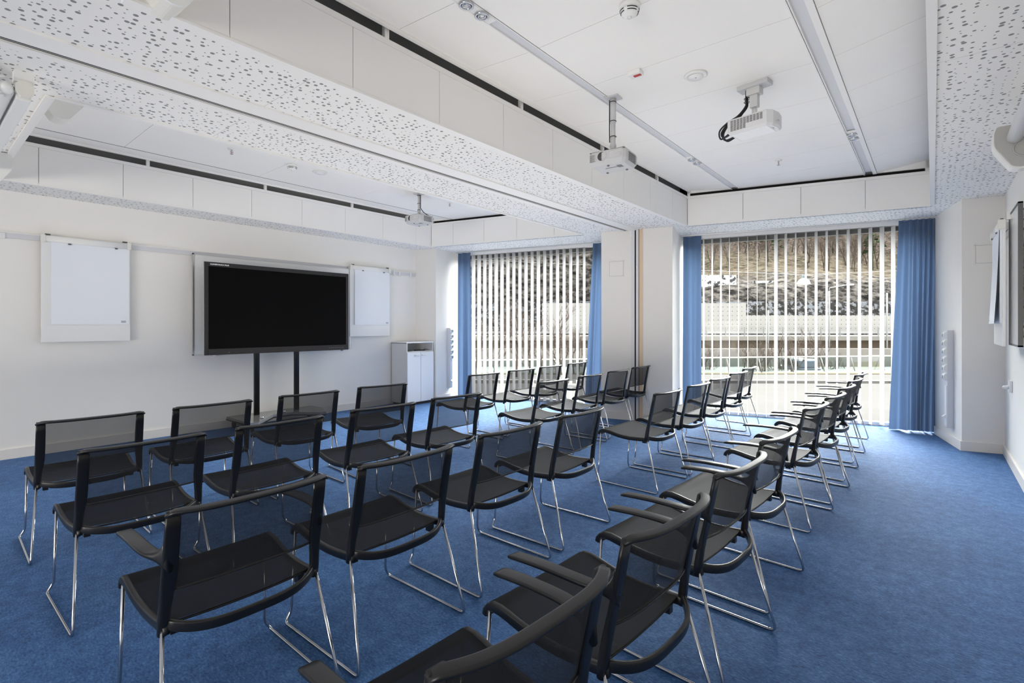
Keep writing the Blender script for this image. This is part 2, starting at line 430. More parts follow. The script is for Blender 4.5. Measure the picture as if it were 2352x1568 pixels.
struct(fascia_x(CXL1, -1, CYB, fe(CXL1), 1.0).obj('trim_7', 'white'))
struct(fascia_f(CXR0+.002, CXR1-.002, [-1.885, -1.255, -.613]).obj('trim_8', 'white'))
struct(fascia_f(CXL0+.002, CXL1-.002, [-6.17, -5.60, -5.03, -4.42]).obj('trim_9', 'white'))
bk = MB(); bk.box(CXL0, CXL1, CYB-.022, CYB, ZS-.002, 3.2); bk.box(CXR0, CXR1, CYB-.022, CYB, ZS-.002, 3.2)
struct(bk.obj('trim_10', 'white'))
# hangers in the slots
hg = MB()
for y in (1.901, 3.217, 4.533, 5.85): hg.box(CXR0-.03, CXR0-.002, y-.016, y+.016, FT-.01, 3.2)
for y in (1.76, 3.03, 4.30, 5.55): hg.box(CXL0-.03, CXL0-.002, y-.016, y+.016, FT-.01, 3.2)
for X in (-4.70, ): hg.box(-.016, .016, .002, .03, FT-ZS-.01, .5, fmtx(X, OFF, ZS))
struct(hg.obj('trim_11', 'white'))
# end posts of the slots next to the corners
ep = MB()
for X0, X1 in ((CXR0, CXR1), (CXL0, CXL1)):
    ep.box(0, .035, .0, .03, FT-ZS-.01, .52, fmtx(X0, OFF, ZS)); ep.box(-.045, 0, .0, .03, FT-ZS-.01, .52, fmtx(X1, OFF, ZS))
    ep.box(0, (X1-X0)/CP, .0, .03, 3.112-ZS, .52, fmtx(X0, OFF, ZS))
struct(ep.obj('trim_12', 'white'))
# backs of the slots
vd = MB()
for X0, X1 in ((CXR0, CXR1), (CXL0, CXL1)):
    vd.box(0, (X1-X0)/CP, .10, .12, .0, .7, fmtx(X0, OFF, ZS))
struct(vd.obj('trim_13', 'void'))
vg = MB(); vg.box(CXR0-.12, CXR0-.10, CYB, fe(CXR0), ZS+.03, 3.42); vg.box(CXL0-.12, CXL0-.10, CYB, fe(CXL0), ZS+.03, 3.42)
vg.box(CXL1+.1, CXL1+.12, CYB, fe(CXL1), ZS+.03, 3.42); vg.box(CXR1+.1, CXR1+.12, CYB, fe(CXR1), ZS+.03, 3.42)
struct(vg.obj('trim_14', 'void2'))

# coffer ceilings: flat middle, the outer strips tilt up towards the slots
def strip(b, xa, za, xb, zb, ya, first, pitch, th=.018):
    ys = [ya]; y = first
    while y < min(fe(xa), fe(xb))-.08: ys.append(y); y += pitch
    ys.append(None)
    for i in range(len(ys)-1):
        y0 = ys[i]+.0015
        e0, e1 = (ys[i+1]-.0015,)*2 if ys[i+1] is not None else (fe(xa), fe(xb))
        vs = [(xa, y0, za), (xb, y0, zb), (xb, e1, zb), (xa, e0, za)]
        vs += [(x, y, z+th) for x, y, z in vs]
        b.add(vs, [[3, 2, 1, 0], [4, 5, 6, 7], [0, 1, 5, 4], [1, 2, 6, 5], [2, 3, 7, 6], [3, 0, 4, 7]])
cb = MB()
strip(cb, -1.94, ZC, -.626, ZC, CYB, .634, .662)
strip(cb, -2.505, 3.143, -2.02, ZC, CYB, .634, .662)
cb.box(-2.532, -2.506, CYB, fe(-2.53)-.01, 3.126, 3.16)
cb.box(-6.584, -6.556, CYB, fe(-6.58)-.01, 3.134, 3.17)
strip(cb, -.50, ZC, -.026, 3.20, CYB, .634, .662)
struct(cb.obj('ceiling_coffer', 'ceil'))
cb = MB()
strip(cb, -6.19, ZC, -4.42, ZC, CYB, 1.452, 1.30)
strip(cb, -6.555, 3.150, -6.196, ZC+.002, CYB, 30, 1.3)
strip(cb, -4.40, ZC, -4.03, 3.17, CYB, 30, 1.3)
struct(cb.obj('ceiling_coffer', 'ceil'))
# ceiling rails
rl = MB(); e1 = fe(-1.98)+.005; e2 = fe(-.56)+.005
rl.box(-2.012, -1.948, CYB, e1, ZC+.004, ZC+.03)
rl.box(-.612, -.540, CYB, e2, ZC+.012, ZC+.03)
struct(rl.obj('trim_15', 'alu_light'))
rl = MB()
rl.box(-2.020, -2.010, CYB, e1, ZC-.006, ZC+.03); rl.box(-1.950, -1.944, CYB, e1, ZC-.003, ZC+.03)
rl.box(-.626, -.618, CYB, e2, ZC-.008, ZC+.03); rl.box(-.615, -.608, CYB, e2, ZC-.004, ZC+.03); rl.box(-.540, -.503, CYB, e2, ZC-.010, ZC+.03)
struct(rl.obj('trim_16', 'white'))
rl = MB(); rl.box(-6.198, -6.188, CYB, fe(-6.19), ZC-.0015, ZC+.01); rl.box(-1.9475, -1.9415, CYB, e1, ZC+.002, ZC+.02)
for X, w in ((-1.98, .065), (-.565, .11)): rl.box(-w/2, w/2, -.055, -.005, 0, .02, fmtx(X, OFF, ZC-.006))
struct(rl.obj('trim_17', 'steel_dark'))

# piers of the window wall
def pier_poly(xa, xb, off, off2=8.62):
    a, b = FP(xa, off), FP(xb, off); t = (off2-off)/(1+S*S)
    return [(a.x, a.y), (b.x, b.y), (b.x-S*t, b.y+t), (a.x-S*t, a.y+t)]
pl_ = pier_poly(-7.5, -6.72, 7.644); struct(MB().prism(pl_, -.1, ZS+.01).obj('wall_pier', 'pier'))
pm = pier_poly(-3.715, -2.745, 7.42); struct(MB().prism(pm, -.1, ZS+.01).obj('wall_pier', 'pier'))
pr = pier_poly(.238, .95, 7.23, 8.62); struct(MB().prism(pr, -.1, ZS+.01).obj('wall_pier', 'pier'))
# wall above the windows
struct(MB().prism([(XL-.3, 8.56+S*(XL-.3)), (XR+.3, 8.56+S*(XR+.3)), (XR+.3, 8.9+S*(XR+.3)), (XL-.3, 8.9+S*(XL-.3))], 2.68, 3.5).obj('wall_front', 'pier'))
# pier skirtings
def fbox(X, off, x0, x1, y0, y1, z0, z1, b, bev=0): return b.box(x0, x1, y0, y1, z0, z1, fmtx(X, off, 0), bev)
sk = MB(); L = (.577-.238)/CP
fbox(.238, 7.23, -.015, L, -.015, 0, 0, .10, sk); fbox(.238, 7.23, -.015, 0, 0, .93, 0, .10, sk)
struct(sk.obj('baseboard_pier_right', 'skirt'))
sk = MB(); fbox(-3.715, 7.42, -.014, .445, -.014, 0, 0, .105, sk); fbox(-3.715, 7.42, -.014, 0, 0, .9, 0, .105, sk)
fbox(-3.715, 7.42, .61, .997+.014, -.014, 0, 0, .105, sk); fbox(-2.745, 7.42, 0, .014, 0, .9, 0, .105, sk)
struct(sk.obj('baseboard_pier_middle', 'skirt'))
sk = MB(); fbox(-6.72, 7.644, 0, .014, 0, .75, 0, .10, sk)
struct(sk.obj('baseboard_pier_left', 'skirt'))
# partition jamb on the middle pier
FX = -3.715
def jb(x0, x1, dep, m, name, z0=0, z1=ZS): struct(fbox(FX, 7.42, (x0-FX)/CP, (x1-FX)/CP, -dep, 0, z0, z1, MB()).obj(name, m))
jb(-3.285, -3.243, .022, 'alu_light', 'trim_18')
jb(-3.243, -3.222, .006, 'rubber', 'trim_19')
jb(-3.222, -3.190, .022, 'alu_light', 'trim_20')
jb(-3.190, -3.183, .004, 'brownwall', 'trim_21')
jb(-3.183, -3.135, .008, 'wood', 'trim_22')
jb(-3.302, -3.287, .012, 'plastic_white', 'trim_23', 2.58, 2.68)
jb(-3.215, -3.200, .034, 'plastic_white', 'trim_24', 2.145, 2.17)

# ------------------------------------------------------------------ windows
def window(name, xa, xb, off=8.50):
    b = MB(); L = (xb-xa)/CP
    b.box(-.05, L+.05, 0, .09, 2.585, 2.70, fmtx(xa, off, 0))
    fr = b.obj(name, 'steel_dark'); struct(fr)
    b = MB(); b.box(-.05, L+.05, 0, .08, .0, .05, fmtx(xa, off, 0)); b.box(-.05, .015, 0, .08, 0, 2.6, fmtx(xa, off, 0)); b.box(L-.015, L+.05, 0, .08, 0, 2.6, fmtx(xa, off, 0))
    b.obj('window_frame', 'alu_light', fr)
    MB().box(0, L, .04, .046, .05, 2.59, fmtx(xa, off, 0)).obj('window_pane', 'glass', fr)
    b = MB(); b.box(-.05, L+.05, -.14, -.06, 2.637, 2.69, fmtx(xa, off, 0)); b.obj('pelmet_strip', 'white', fr)
    return fr
window('window_1', -6.93, -3.97)
window('window_2', -3.0, .03)

# vertical blinds
def blind(label, xs, rots, off, z0, z1):
    root = thing('vertical_blind', label, 'blind', FP(xs[len(xs)//2], off, 0), 0, None)
    inv = Matrix.Translation(-FP(xs[len(xs)//2], off, 0))
    L = (xs[-1]-xs[0])/CP
    MB().box(-.06, L+.06, -.018, .018, z1, z1+.028, inv @ fmtx(xs[0], off, 0)).obj('headrail', 'white', root)
    for i, (x, r) in enumerate(zip(xs, rots)):
        mtx = inv @ fmtx(x, off, 0) @ Matrix.Rotation(R(r), 4, 'Z')
        tw = random.uniform(-3, 3)
        def fn(u, v, mtx=mtx, tw=tw, z0=z0+random.uniform(0, .012)):
            a = (u-.5)*.125; z = z0+(z1-z0)*v
            p = Matrix.Rotation(R(tw*(1-v)), 4, 'Z') @ Vector((.004*math.cos(PI*(u-.5)), a, 0)); p.z = z
            return mtx @ p
        MB().grid(4, 8, fn).obj('slat', 'slat', root)
    cbn = MB()
    for i in range(len(xs)-1):
        a = inv @ FP(xs[i], off-.05, z0+.012); b = inv @ FP(xs[i+1], off-.05, z0+.012)
        cbn.tube([a, b], .0035, 5)
    cbn.obj('spacer_chain', 'steel_dark', root)
    return root
xsR = [-2.666, -2.549, -2.432, -2.318, -2.2, -2.079, -1.96, -1.844, -1.725, -1.604, -1.485, -1.364, -1.245, -1.124, -1.006, -.882, -.759, -.641, -.518, -.401]
wR = [12, 12, 12, 4, 5, 3, 3, 7, 22, 15, 9, 11, 17, 17, 15, 20, 22, 24, 30, 28]
rotR = []
for x, w in zip(xsR, wR):
    y = 8.40+S*x; view = math.degrees(math.atan2(x, y))        # negative = to the left of straight ahead
    dl = math.degrees(math.asin(min(.9, w*(.72 if x > -1.2 else .9)/2.903/18.5)))
    va = -view; slat0 = math.degrees(PHI)
    r = va-dl-slat0 if x < -1.95 else va+dl-slat0
    rotR.append(max(-8, min(34, r)))
blind('white vertical blind of turned-open slats in front of the hillside window', xsR, rotR, 8.40, .02, 2.637)
xsL = [-6.57+.1155*i for i in range(19)]
rotL = [random.uniform(-4, 2)-2 for _ in xsL]
blind('white vertical blind of broad slats beside the low white cabinet', xsL, rotL, 8.40, .02, 2.637)

# curtains
def curtain(label, xt0, xt1, xb0, xb1, off, folds, amp, phase=0, ztop=2.660, flare=1., pl=1., grow=1.):
    root = thing('curtain', label, 'curtain', FP((xt0+xt1)/2, off, 0), 0, 'blue curtains at the windows')
    o = FP((xt0+xt1)/2, off, 0)
    def fn(u, v):
        z = .018+(ztop-.018)*v
        t = 1-v
        uu = u+ (.03*math.sin(4*u*PI+phase))*t
        X = (xt0+(xt1-xt0)*uu)*v + (xb0+(xb1-xb0)*uu)*t
        a = amp*(.45+.75*t*flare)
        ph = 2*PI*folds*(u**grow+.06*math.sin(2.2*u*PI+phase)*t)
        d = a*math.sin(ph+phase)+.25*a*math.sin(2.3*ph+1+phase)*t
        zz = z + .012*math.sin(ph+phase)*t
        p = FP(X, off, zz)+Vector((S*CP, -CP, 0))*d*pl
        return p-o
    MB().grid(max(40, int(folds*14)), 24, fn).obj('cloth', 'curtain', root)
    tp = MB(); tp.grid(max(30, int(folds*10)), 1, lambda u, v: FP(xt0+(xt1-xt0)*u, off, ztop-.004+.012*v)+Vector((S*CP, -CP, 0))*amp*.4*math.sin(2*PI*folds*u+phase)-o)
    tp.obj('heading_tape', 'curtain', root)
    return root
curtain('wide pleated blue curtain at the right end of the hillside window', -.34, .07, -.44, .07, 8.20, 6.5, .050, 2.2, flare=1.5, grow=1.55)
curtain('narrow blue curtain between the middle pier and the hillside window', -2.90, -2.655, -2.915, -2.665, 8.26, 1.5, .045, 1.2)
curtain('narrow blue curtain between the power column and the broad-slat blind', -6.76, -6.50, -6.78, -6.46, 8.24, 2.0, .045, 2.6)
curtain('narrow blue curtain hanging against the left side of the middle pier', -4.26, -3.99, -4.39, -3.99, 8.24, 2.5, .04, .3)
# curtain tracks under the soffit
for lab, xa, xb in (('thin metal curtain track above the hillside window', -2.93, .10), ('thin metal curtain track above the broad-slat blind', -6.80, -3.95)):
    b = MB(); b.box(0, (xb-xa)/CP, -.012, .012, 2.672, ZS-.0005, fmtx(xa, 8.24, 0))
    tag(b.obj('curtain_track', 'alu'), lab, 'curtain track')

# ------------------------------------------------------------------ chairs
CG = 'mesh chairs set out in rows'
def seat_prof(u):   # height of the seat along its depth
    pts = [(.105, .428), (.18, .420), (.28, .416), (.38, .424), (.46, .440), (.51, .448), (.54, .446), (.558, .432), (.566, .412)]
    if u <= pts[0][0]: return pts[0][1]
    for (a, x), (b, y) in zip(pts, pts[1:]):
        if u <= b: return x+(y-x)*(u-a)/(b-a)
    return pts[-1][1]
SP = [(.135, .424), (.18, .420), (.23, .417), (.28, .416), (.33, .419), (.38, .425), (.42, .433), (.46, .442), (.50, .449), (.53, .449), (.55, .442), (.562, .428), (.566, .412)]
def build_chair_meshes():
    d = {}
    # seat sheet
    def fs(i, j):
        t = i*(len(SP)-1); k = min(int(t), len(SP)-2); f = t-k
        u = SP[k][0]+(SP[k+1][0]-SP[k][0])*f; z = SP[k][1]+(SP[k+1][1]-SP[k][1])*f
        v = (j-.5)*2
        hw = .236+.014*min(1, max(0, (u-.14)/.3))
        return Vector((u, v*hw, z-.012*(1-v*v)*(1 if u < .5 else .3)+.002))
    d['seat'] = MB().grid(24, 10, fs).data('seat', 'mesh_seat')
    # seat side rails and front roll edge
    b = MB()
    for s in (-1, 1):
        path = [(u, s*(.238+.014*min(1, max(0, (u-.14)/.3))), z-.012) for u, z in [(.108, .428)]+SP]
        b.sweep(path, lambda i, n=len(SP)+1: rrect(.032 if i < n-3 else .022, .020, .006, 2), Vector((0, 0, 1)))
    b.sweep([(.560, v*.25/6, .406) for v in range(-6, 7)], rrect(.022, .012, .004, 2))
    b.sweep([(.139, v*.235/6, .418-.010*(1-(v/6)**2)) for v in range(-6, 7)], rrect(.007, .010, .003, 2))
    for s in (-1, 1):   # clips under the seat
        b.box(.145, .175, s*.205-.012, s*.205+.012, .375, .415)
    d['seat_frame'] = b.data('seat_frame', 'black')
    # back mesh
    def fb(i, j):
        v = (i-.5)*2; z = .533+(.782-.533)*j
        u = .104-(.104-.052)*j
        return Vector((u+.006-.048*(1-abs(v)**3)*(.55+.45*j), v*.225, z+.004*(1-v*v)))
    d['backrest'] = MB().grid(20, 8, fb).data('backrest', 'mesh_back')
    # back frame
    b = MB()
    for s in (-1, 1):
        path = [(.126, s*.245, .396), (.121, s*.243, .44), (.114, s*.240, .49), (.106, s*.237, .535), (.097, s*.235, .575), (.082, s*.234, .65), (.066, s*.234, .73), (.055, s*.234, .789)]
        def sec(i, s=s):
            w = (.027, .033, .035, .040, .044, .044, .043, .040)[i]; t = (.027, .028, .024, .019, .016, .015, .014, .013)[i]
            return rrect(t, w, min(t, w)*.42, 3)
        b.sweep(path, sec, Vector((1, 0, 0)))
    n = 28
    pts = []; 
    for i in range(n+1):
        v = -1+2*i/n; a = abs(v)
        pts.append((.056-.052*(1-a**3.5), v*.254, .789-.012*max(0, (a-.90)/.10)**2))
    def sec2(i):
        a = abs(-1+2*i/n); w = .030*(1-.3*max(0, (a-.92)/.08)); t = .013*(1-.2*max(0, (a-.92)/.08))
        c = rrect(w, t, t*.45, 3); an = R(6)
        return [(x*math.cos(an)-y*math.sin(an), x*math.sin(an)+y*math.cos(an)) for x, y in c]
    b.sweep(pts, sec2, Vector((1, 0, 0)))
    b.sweep([(.110-.048*(1-abs(v/8)**3)*.55, v*.225/8, .533+.004*(1-(v/8)**2)) for v in range(-8, 9)], rrect(.006, .012, .0025, 2))
    d['back_frame'] = b.data('back_frame', 'black')
    # bow behind the seat
    pts = []
    for i in range(25):
        v = -1+i/12; a = abs(v)
        pts.append((.122-.075*(1-a**3.2), v*.238, .428-.022*(1-a**4)))
    d['rear_bow'] = MB().sweep(pts, rrect(.034, .015, .006, 3)).data('rear_bow', 'black')
    # sled legs
    for s, nm in ((-1, 'a'), (1, 'b')):
        path = fillet([(.122, s*.246, .43), (.0, s*.282, .0065), (.575, s*.283, .0065), (.572, s*.256, .050), (.548, s*.250, .425)], .032, 5)
        b = MB().tube(path, .0063, 8)
        d['leg'+nm] = b.data('sled_leg', 'chrome')
    for s, nm in ((-1, 'a'), (1, 'b')):
        path = catmull([(.080, s*.240, .648), (.105, s*.252, .645), (.145, s*.268, .648), (.20, s*.276, .652), (.30, s*.277, .652), (.40, s*.276, .646), (.425, s*.276, .642)], 3)
        n = len(path)
        def sec3(i):
            t = i/(n-1)
            hz = .085*(1-t/.35)**1.5+.013 if t < .35 else .013
            hw = .020+.026*min(1, t/.35)
            if t > .93: hw *= .9; hz *= .7
            return rrect(hz, hw, min(hz, hw)*.42, 3)
        d['arm'+nm] = MB().sweep(path, sec3).data('armrest', 'black')
    return d
CM = build_chair_meshes()
def chair(label, X, Y, ang, arms):
    r = thing('mesh_chair', label, 'chair', (X, Y, 0), PI+R(ang), CG)
    parts = [('seat', 'seat'), ('seat_frame', 'seat_frame'), ('backrest', 'backrest'), ('back_frame', 'back_frame'), ('rear_bow', 'rear_bow'), ('sled_leg', 'lega'), ('sled_leg', 'legb')]
    if arms: parts += [('armrest', 'arma'), ('armrest', 'armb')]
    for nm, key in parts:
        o = bpy.data.objects.new(nm, CM[key]); COL.objects.link(o); o.parent = r
    return r
ORD = ['first from the window', 'second from the window', 'third from the window', 'fourth from the window', 'fifth from the window', 'sixth from the window', 'seventh from the window', 'eighth from the window', 'ninth from the window']
rows = {
 'D': ('row nearest the screen', -3.852, [(.762, -2), (1.435, -1), (2.15, -2), (2.86, -6), (4.27, 0), (4.98, -2), (5.65, 0), (6.40, 0)]),
 'C': ('second row from the screen', -2.832, [(.765, 0), (1.42, 0), (2.125, -4), (2.815, -4), (4.18, -2), (4.93, 0), (5.64, -2), (6.36, -1)]),
 'B': ('third row from the screen', -1.668, [(.762, -1), (1.40, 0), (2.107, -1.5), (2.80, 0), (4.12, -2.5), (4.81, -1), (5.49, -3), (6.30, -4), (7.10, -1)]),
 'A': ('back row of armchairs', -.545, [(.785, -4), (1.445, -3.5), (2.165, -4), (2.855, -4), (4.03, -5), (4.73, -5), (5.46, -4.5), (6.19, -4.5), (6.99, -3)]),
}
for k, (rn, X, lst) in rows.items():
    n = len(lst)
    for i, (Y, a) in enumerate(lst):
        arms = k == 'A' or (k == 'B' and i == 0)
        lab = f"black mesh {'armchair' if arms else 'chair'}, {ORD[n-1-i]}, in the {rn}"
        dx = {'A': (0, 0, 0, -.01, -.03, -.005, -.01, -.02, -.05), 'B': (-.015, 0, -.02, -.01, .01, .02, 0, -.04, -.13)}.get(k, (0,)*9)
        if k in 'CD' and i > 3: dx = (0, 0, 0, 0, -.03, -.05, -.08, -.13)
        chair(lab, X+dx[i], Y, a, arms)

# ------------------------------------------------------------------ left wall: rail, boards, display
rail = thing('wall_rail', 'pale metal hanging rail running along the screen wall', 'rail', (XL, 2.5, 2.25))
MB().box(0, .022, YB-2.5, 5.93-2.5, -.034, .022).obj('rail_profile', 'alu_light', rail)
MB().box(0, .030, YB-2.5, 5.93-2.5, .016, .026).obj('rail_lip', 'white', rail)
MB().box(.0, .03, .60-2.5, .70-2.5, -.045, .01).obj('rail_joint', 'plastic_white', rail)
for lab, y in (('small white hook nearest the flip chart on the screen wall rail', 5.44), ('small white hook in the middle of three on the screen wall rail', 5.56), ('small white hook nearest the corner on the screen wall rail', 5.80)):
    h = thing('rail_hook', lab, 'hook', (XL+.034, y, 2.245))
    MB().box(-.002, .016, -.011, .011, -.06, .03, bev=.003).obj('hook_plate', 'plastic_white', h)
    MB().tube(fillet([(.014, 0, -.05), (.034, 0, -.055), (.036, 0, -.03)], .012), .005, 6).obj('hook_tip', 'plastic_white', h)
def flipboard(label, X, side, y0, y1, z0, zt, off=.05, curl=.0):
    """side=+1: hangs on the left wall looking to +x"""
    r = thing('flip_chart', label, 'flip chart', (X+side*off, (y0+y1)/2, z0), 0)
    w = y1-y0; h = zt-z0; sg = side
    MB().box(min(0, sg*.018), max(0, sg*.018), -w/2, w/2, 0, h-.01, bev=.003).obj('board', 'board', r)
    b = MB(); b.sweep([(sg*.020, -w/2+.004, h-.036), (sg*.020, w/2-.004, h-.036)], rrect(.072, .046, .018, 4)); b.obj('clamp_bar', 'plastic_white', r)
    for s in (-1, 1):
        MB().box(min(0, sg*.046), max(0, sg*.046), s*(w/2-.014)-.018, s*(w/2-.014)+.018, h-.075, h+.003, bev=.004).obj('end_cap', 'cream', r)
        MB().box(min(sg*.01, sg*.03), max(sg*.01, sg*.03), s*(w/2-.05)-.022, s*(w/2-.05)+.022, h+.002, h+.016, bev=.003).obj('hanger_clip', 'steel_dark', r)
    ph = h-.066-.185; pw0 = -w/2+.075; pw1 = w/2-.012
    pa = MB()
    def fn(u, v): return Vector((sg*(.024+.012*math.sin(u*PI)*0+curl*(1-v)**1.5+.010*(1-u)), pw0+(pw1-pw0)*u, .185+ph*v))
    pa.grid(6, 10, fn); pa.grid(6, 10, lambda u, v: fn(u, v)-Vector((sg*.007, 0, 0)))
    pa.box(min(sg*.018, sg*.03), max(sg*.018, sg*.03), pw0, pw1, .187, .185+ph)
    p = pa.obj('paper_pad', 'paper', r)
    x0 = sg*(.0275+curl)
    MB().box(min(x0, x0+sg*.003), max(x0, x0+sg*.003), pw1-.075, pw1-.03, .205, .228).obj('printed_mark', 'grey_print', r)
    for f in (.22, .82): MB().box(min(sg*.036, sg*.046), max(sg*.036, sg*.046), pw0+(pw1-pw0)*f-.012, pw0+(pw1-pw0)*f+.012, h-.082, h-.070).obj('paper_clip', 'steel_dark', r)
    return r
flipboard('white wall-hung flip chart at the far left of the screen wall', XL, 1, .961, 1.717, 1.165, 2.275)
flipboard('white wall-hung flip chart between the big screen and the cabinet', XL, 1, 4.572, 5.335, 1.165, 2.295)
wb = thing('whiteboard', 'wide whiteboard hung on the wall behind the big screen', 'whiteboard', (XL+.03, 3.475, .965))
MB().box(0, .016, -1.10, 1.10, .01, 1.265).obj('board', 'board', wb)
b = MB(); b.box(-.002, .024, -1.112, -1.098, 0, 1.275); b.box(-.002, .024, 1.098, 1.112, 0, 1.275); b.box(-.002, .024, -1.112, 1.112, 0, .013); b.box(-.002, .024, -1.112, 1.112, 1.262, 1.275)
b.obj('board_frame', 'alu', wb)
for y in (-.87, .24): MB().box(0, .035, y-.02, y+.02, -.02, .0).obj('board_clip', 'alu', wb)
MB().box(-.002, .03, 1.07, 1.112, 1.27, 1.31, bev=.004).obj('hanger_clip', 'alu', wb)

tv = thing('display_screen', 'large black touch screen display on a two-pole floor stand', 'display', (-6.80, 3.375, 0))
W0, W1, Z0, Z1 = -.985, .985, .976, 2.115
MB().box(-.085, -.012, W0+.02, W1-.02, Z0+.03, Z1-.02, bev=.01).obj('rear_case', 'black', tv)
bz = MB(); bz.box(-.02, 0, W0, W0+.042, Z0, Z1); bz.box(-.02, 0, W1-.042, W1, Z0, Z1); bz.box(-.02, 0, W0+.042, W1-.042, Z1-.052, Z1); bz.box(-.02, .004, W0+.042, W1-.042, Z0, Z0+.075)
bzo = bz.obj('bezel', 'bezel', tv)
MB().box(-.012, -.004, W0+.04, W1-.04, Z0+.07, Z1-.05).obj('screen_panel', 'screen_glass', tv)
ed = MB(); ed.box(-.03, -.012, W0-.006, W0, Z0+.004, Z1); ed.box(-.03, -.012, W1, W1+.006, Z0+.004, Z1); ed.box(-.03, -.012, W0-.006, W1+.006, Z1, Z1+.006)
ed.obj('side_trim', 'alu', tv)
bt = MB()
for i in range(9): bt.box(.002, .008, .66+.028*i, .66+.028*i+.014, Z0+.03, Z0+.042)
bt.box(-.01, .006, .86, .89, Z0-.014, Z0); bt.box(-.002, .006, -.72, -.70, Z0+.02, Z0+.03)
bt.obj('control_buttons', 'steel_dark', tv)
cu = bpy.data.curves.new('logo_text', 'FONT'); cu.body = 'CLEVERTOUCH PLUS'; cu.size = .023; cu.offset = .0006; cu.extrude = .0008
cu.materials.append(M['white_print'])
t = bpy.data.objects.new('logo_curve', cu); COL.objects.link(t); bpy.context.view_layer.update()
lm = bpy.data.meshes.new_from_object(t.evaluated_get(bpy.context.evaluated_depsgraph_get())); bpy.data.objects.remove(t)
t = bpy.data.objects.new('logo_lettering', lm); COL.objects.link(t); t.parent = tv
t.location = (.0012, W0+.06, Z1-.034); t.rotation_euler = (PI/2, 0, PI/2)
for y in (-.27-.04, .27+.01-.04):
    p = MB(); p.sweep([(-.135, y, .15), (-.135, y, 1.9)], rrect(.056, .068, .018, 3), Vector((1, 0, 0))); p.obj('stand_pole', 'pole', tv)
MB().box(-.16, -.08, -.40, .34, 1.28, 1.36).obj('mount_bracket', 'pole', tv)
bp = MB(); bp.prism([(-.30, -.62), (-.30, .56), (.02, .56), (.34, .42), (.34, .34), (.02, .10), (.02, -.16), (.40, -.52), (.40, -.62)], .12, .152)
bp.obj('base_plate', 'gloss_base', tv)
be = MB(); be.prism([(-.305, -.626), (-.305, .566), (.022, .566), (.346, .424), (.346, .336), (.026, .096), (.026, -.156), (.406, -.516), (.406, -.626)], .105, .119)
be.obj('base_frame', 'black', tv)
for x, y in ((-.25, -.55), (-.25, .49), (.33, -.56), (.27, .40)):
    c = MB(); c.lathe([(.0, -.013), (.038, -.013), (.042, -.006), (.042, .006), (.038, .013), (0, .013)], (x, y, .043), (0, 1, 0), 18)
    c.tube([(x, y, .05), (x, y, .112)], .011, 8); c.obj('castor', 'rubber', tv)
for x, y in ((-.05, .02), (.18, -.38)):
    MB().lathe([(.0, 0), (.02, 0), (.022, .012), (.012, .028), (0, .03)], (x, y, .152), (0, 0, 1), 14).obj('clamp_knob', 'chrome', tv)

# cabinet by the pier
cab = thing('cabinet', 'low white cabinet with two doors and an open shelf in the corner', 'cabinet', (-6.735, 5.41, 0), R(2))
Wc, Dc, Hc = .60, .388, 1.06
b = MB(); b.box(-Dc, 0, 0, .018, .04, Hc-.018); b.box(-Dc, -.002, Wc-.018, Wc, .04, Hc-.018); b.box(-Dc, -Dc+.01, 0, Wc, .04, Hc-.018)
b.box(-Dc, -.002, .018, Wc-.018, .04, .058); b.box(-Dc, -.002, .018, Wc-.018, .885, .903)
b.obj('carcass', 'lam_grey', cab)
MB().box(-Dc-.005, .006, -.006, Wc+.002, Hc-.018, Hc).obj('top_board', 'lam_white', cab)
MB().box(-Dc, .004, -.008, -.0005, Hc-.021, Hc-.013).obj('edge_band', 'rubber', cab)
MB().box(-Dc+.02, -.02, .02, Wc-.02, .0, .04).obj('plinth', 'rubber', cab)
for y0, y1, hy in ((.004, .296, .205), (.302, .596, .36)):
    d = MB().box(.0, .018, y0, y1, .05, .884, bev=.002).obj('door', 'lam_white', cab)
    MB().tube(fillet([(.018, hy-.045, .835), (.042, hy-.045, .835), (.042, hy+.045, .835), (.018, hy+.045, .835)], .012), .005, 6).obj('door_handle', 'alu', d)
for lab, y, L in (('short black remote control at the left of the cabinet shelf', 5.50, .13), ('long black remote control at the right of the cabinet shelf', 5.74, .19)):
    c = thing('remote_control', lab, 'remote control', (-6.80, y, .903), R(90 if L < .15 else 78))
    MB().box(-L/2, L/2, -.024, .024, 0, .022, bev=.006).obj('case', 'black', c)
    bb = MB()
    for i in range(5): bb.box(-L/2+.02+i*.02, -L/2+.03+i*.02, -.012, .012, .0215, .025)
    bb.obj('buttons', 'steel_dark', c)

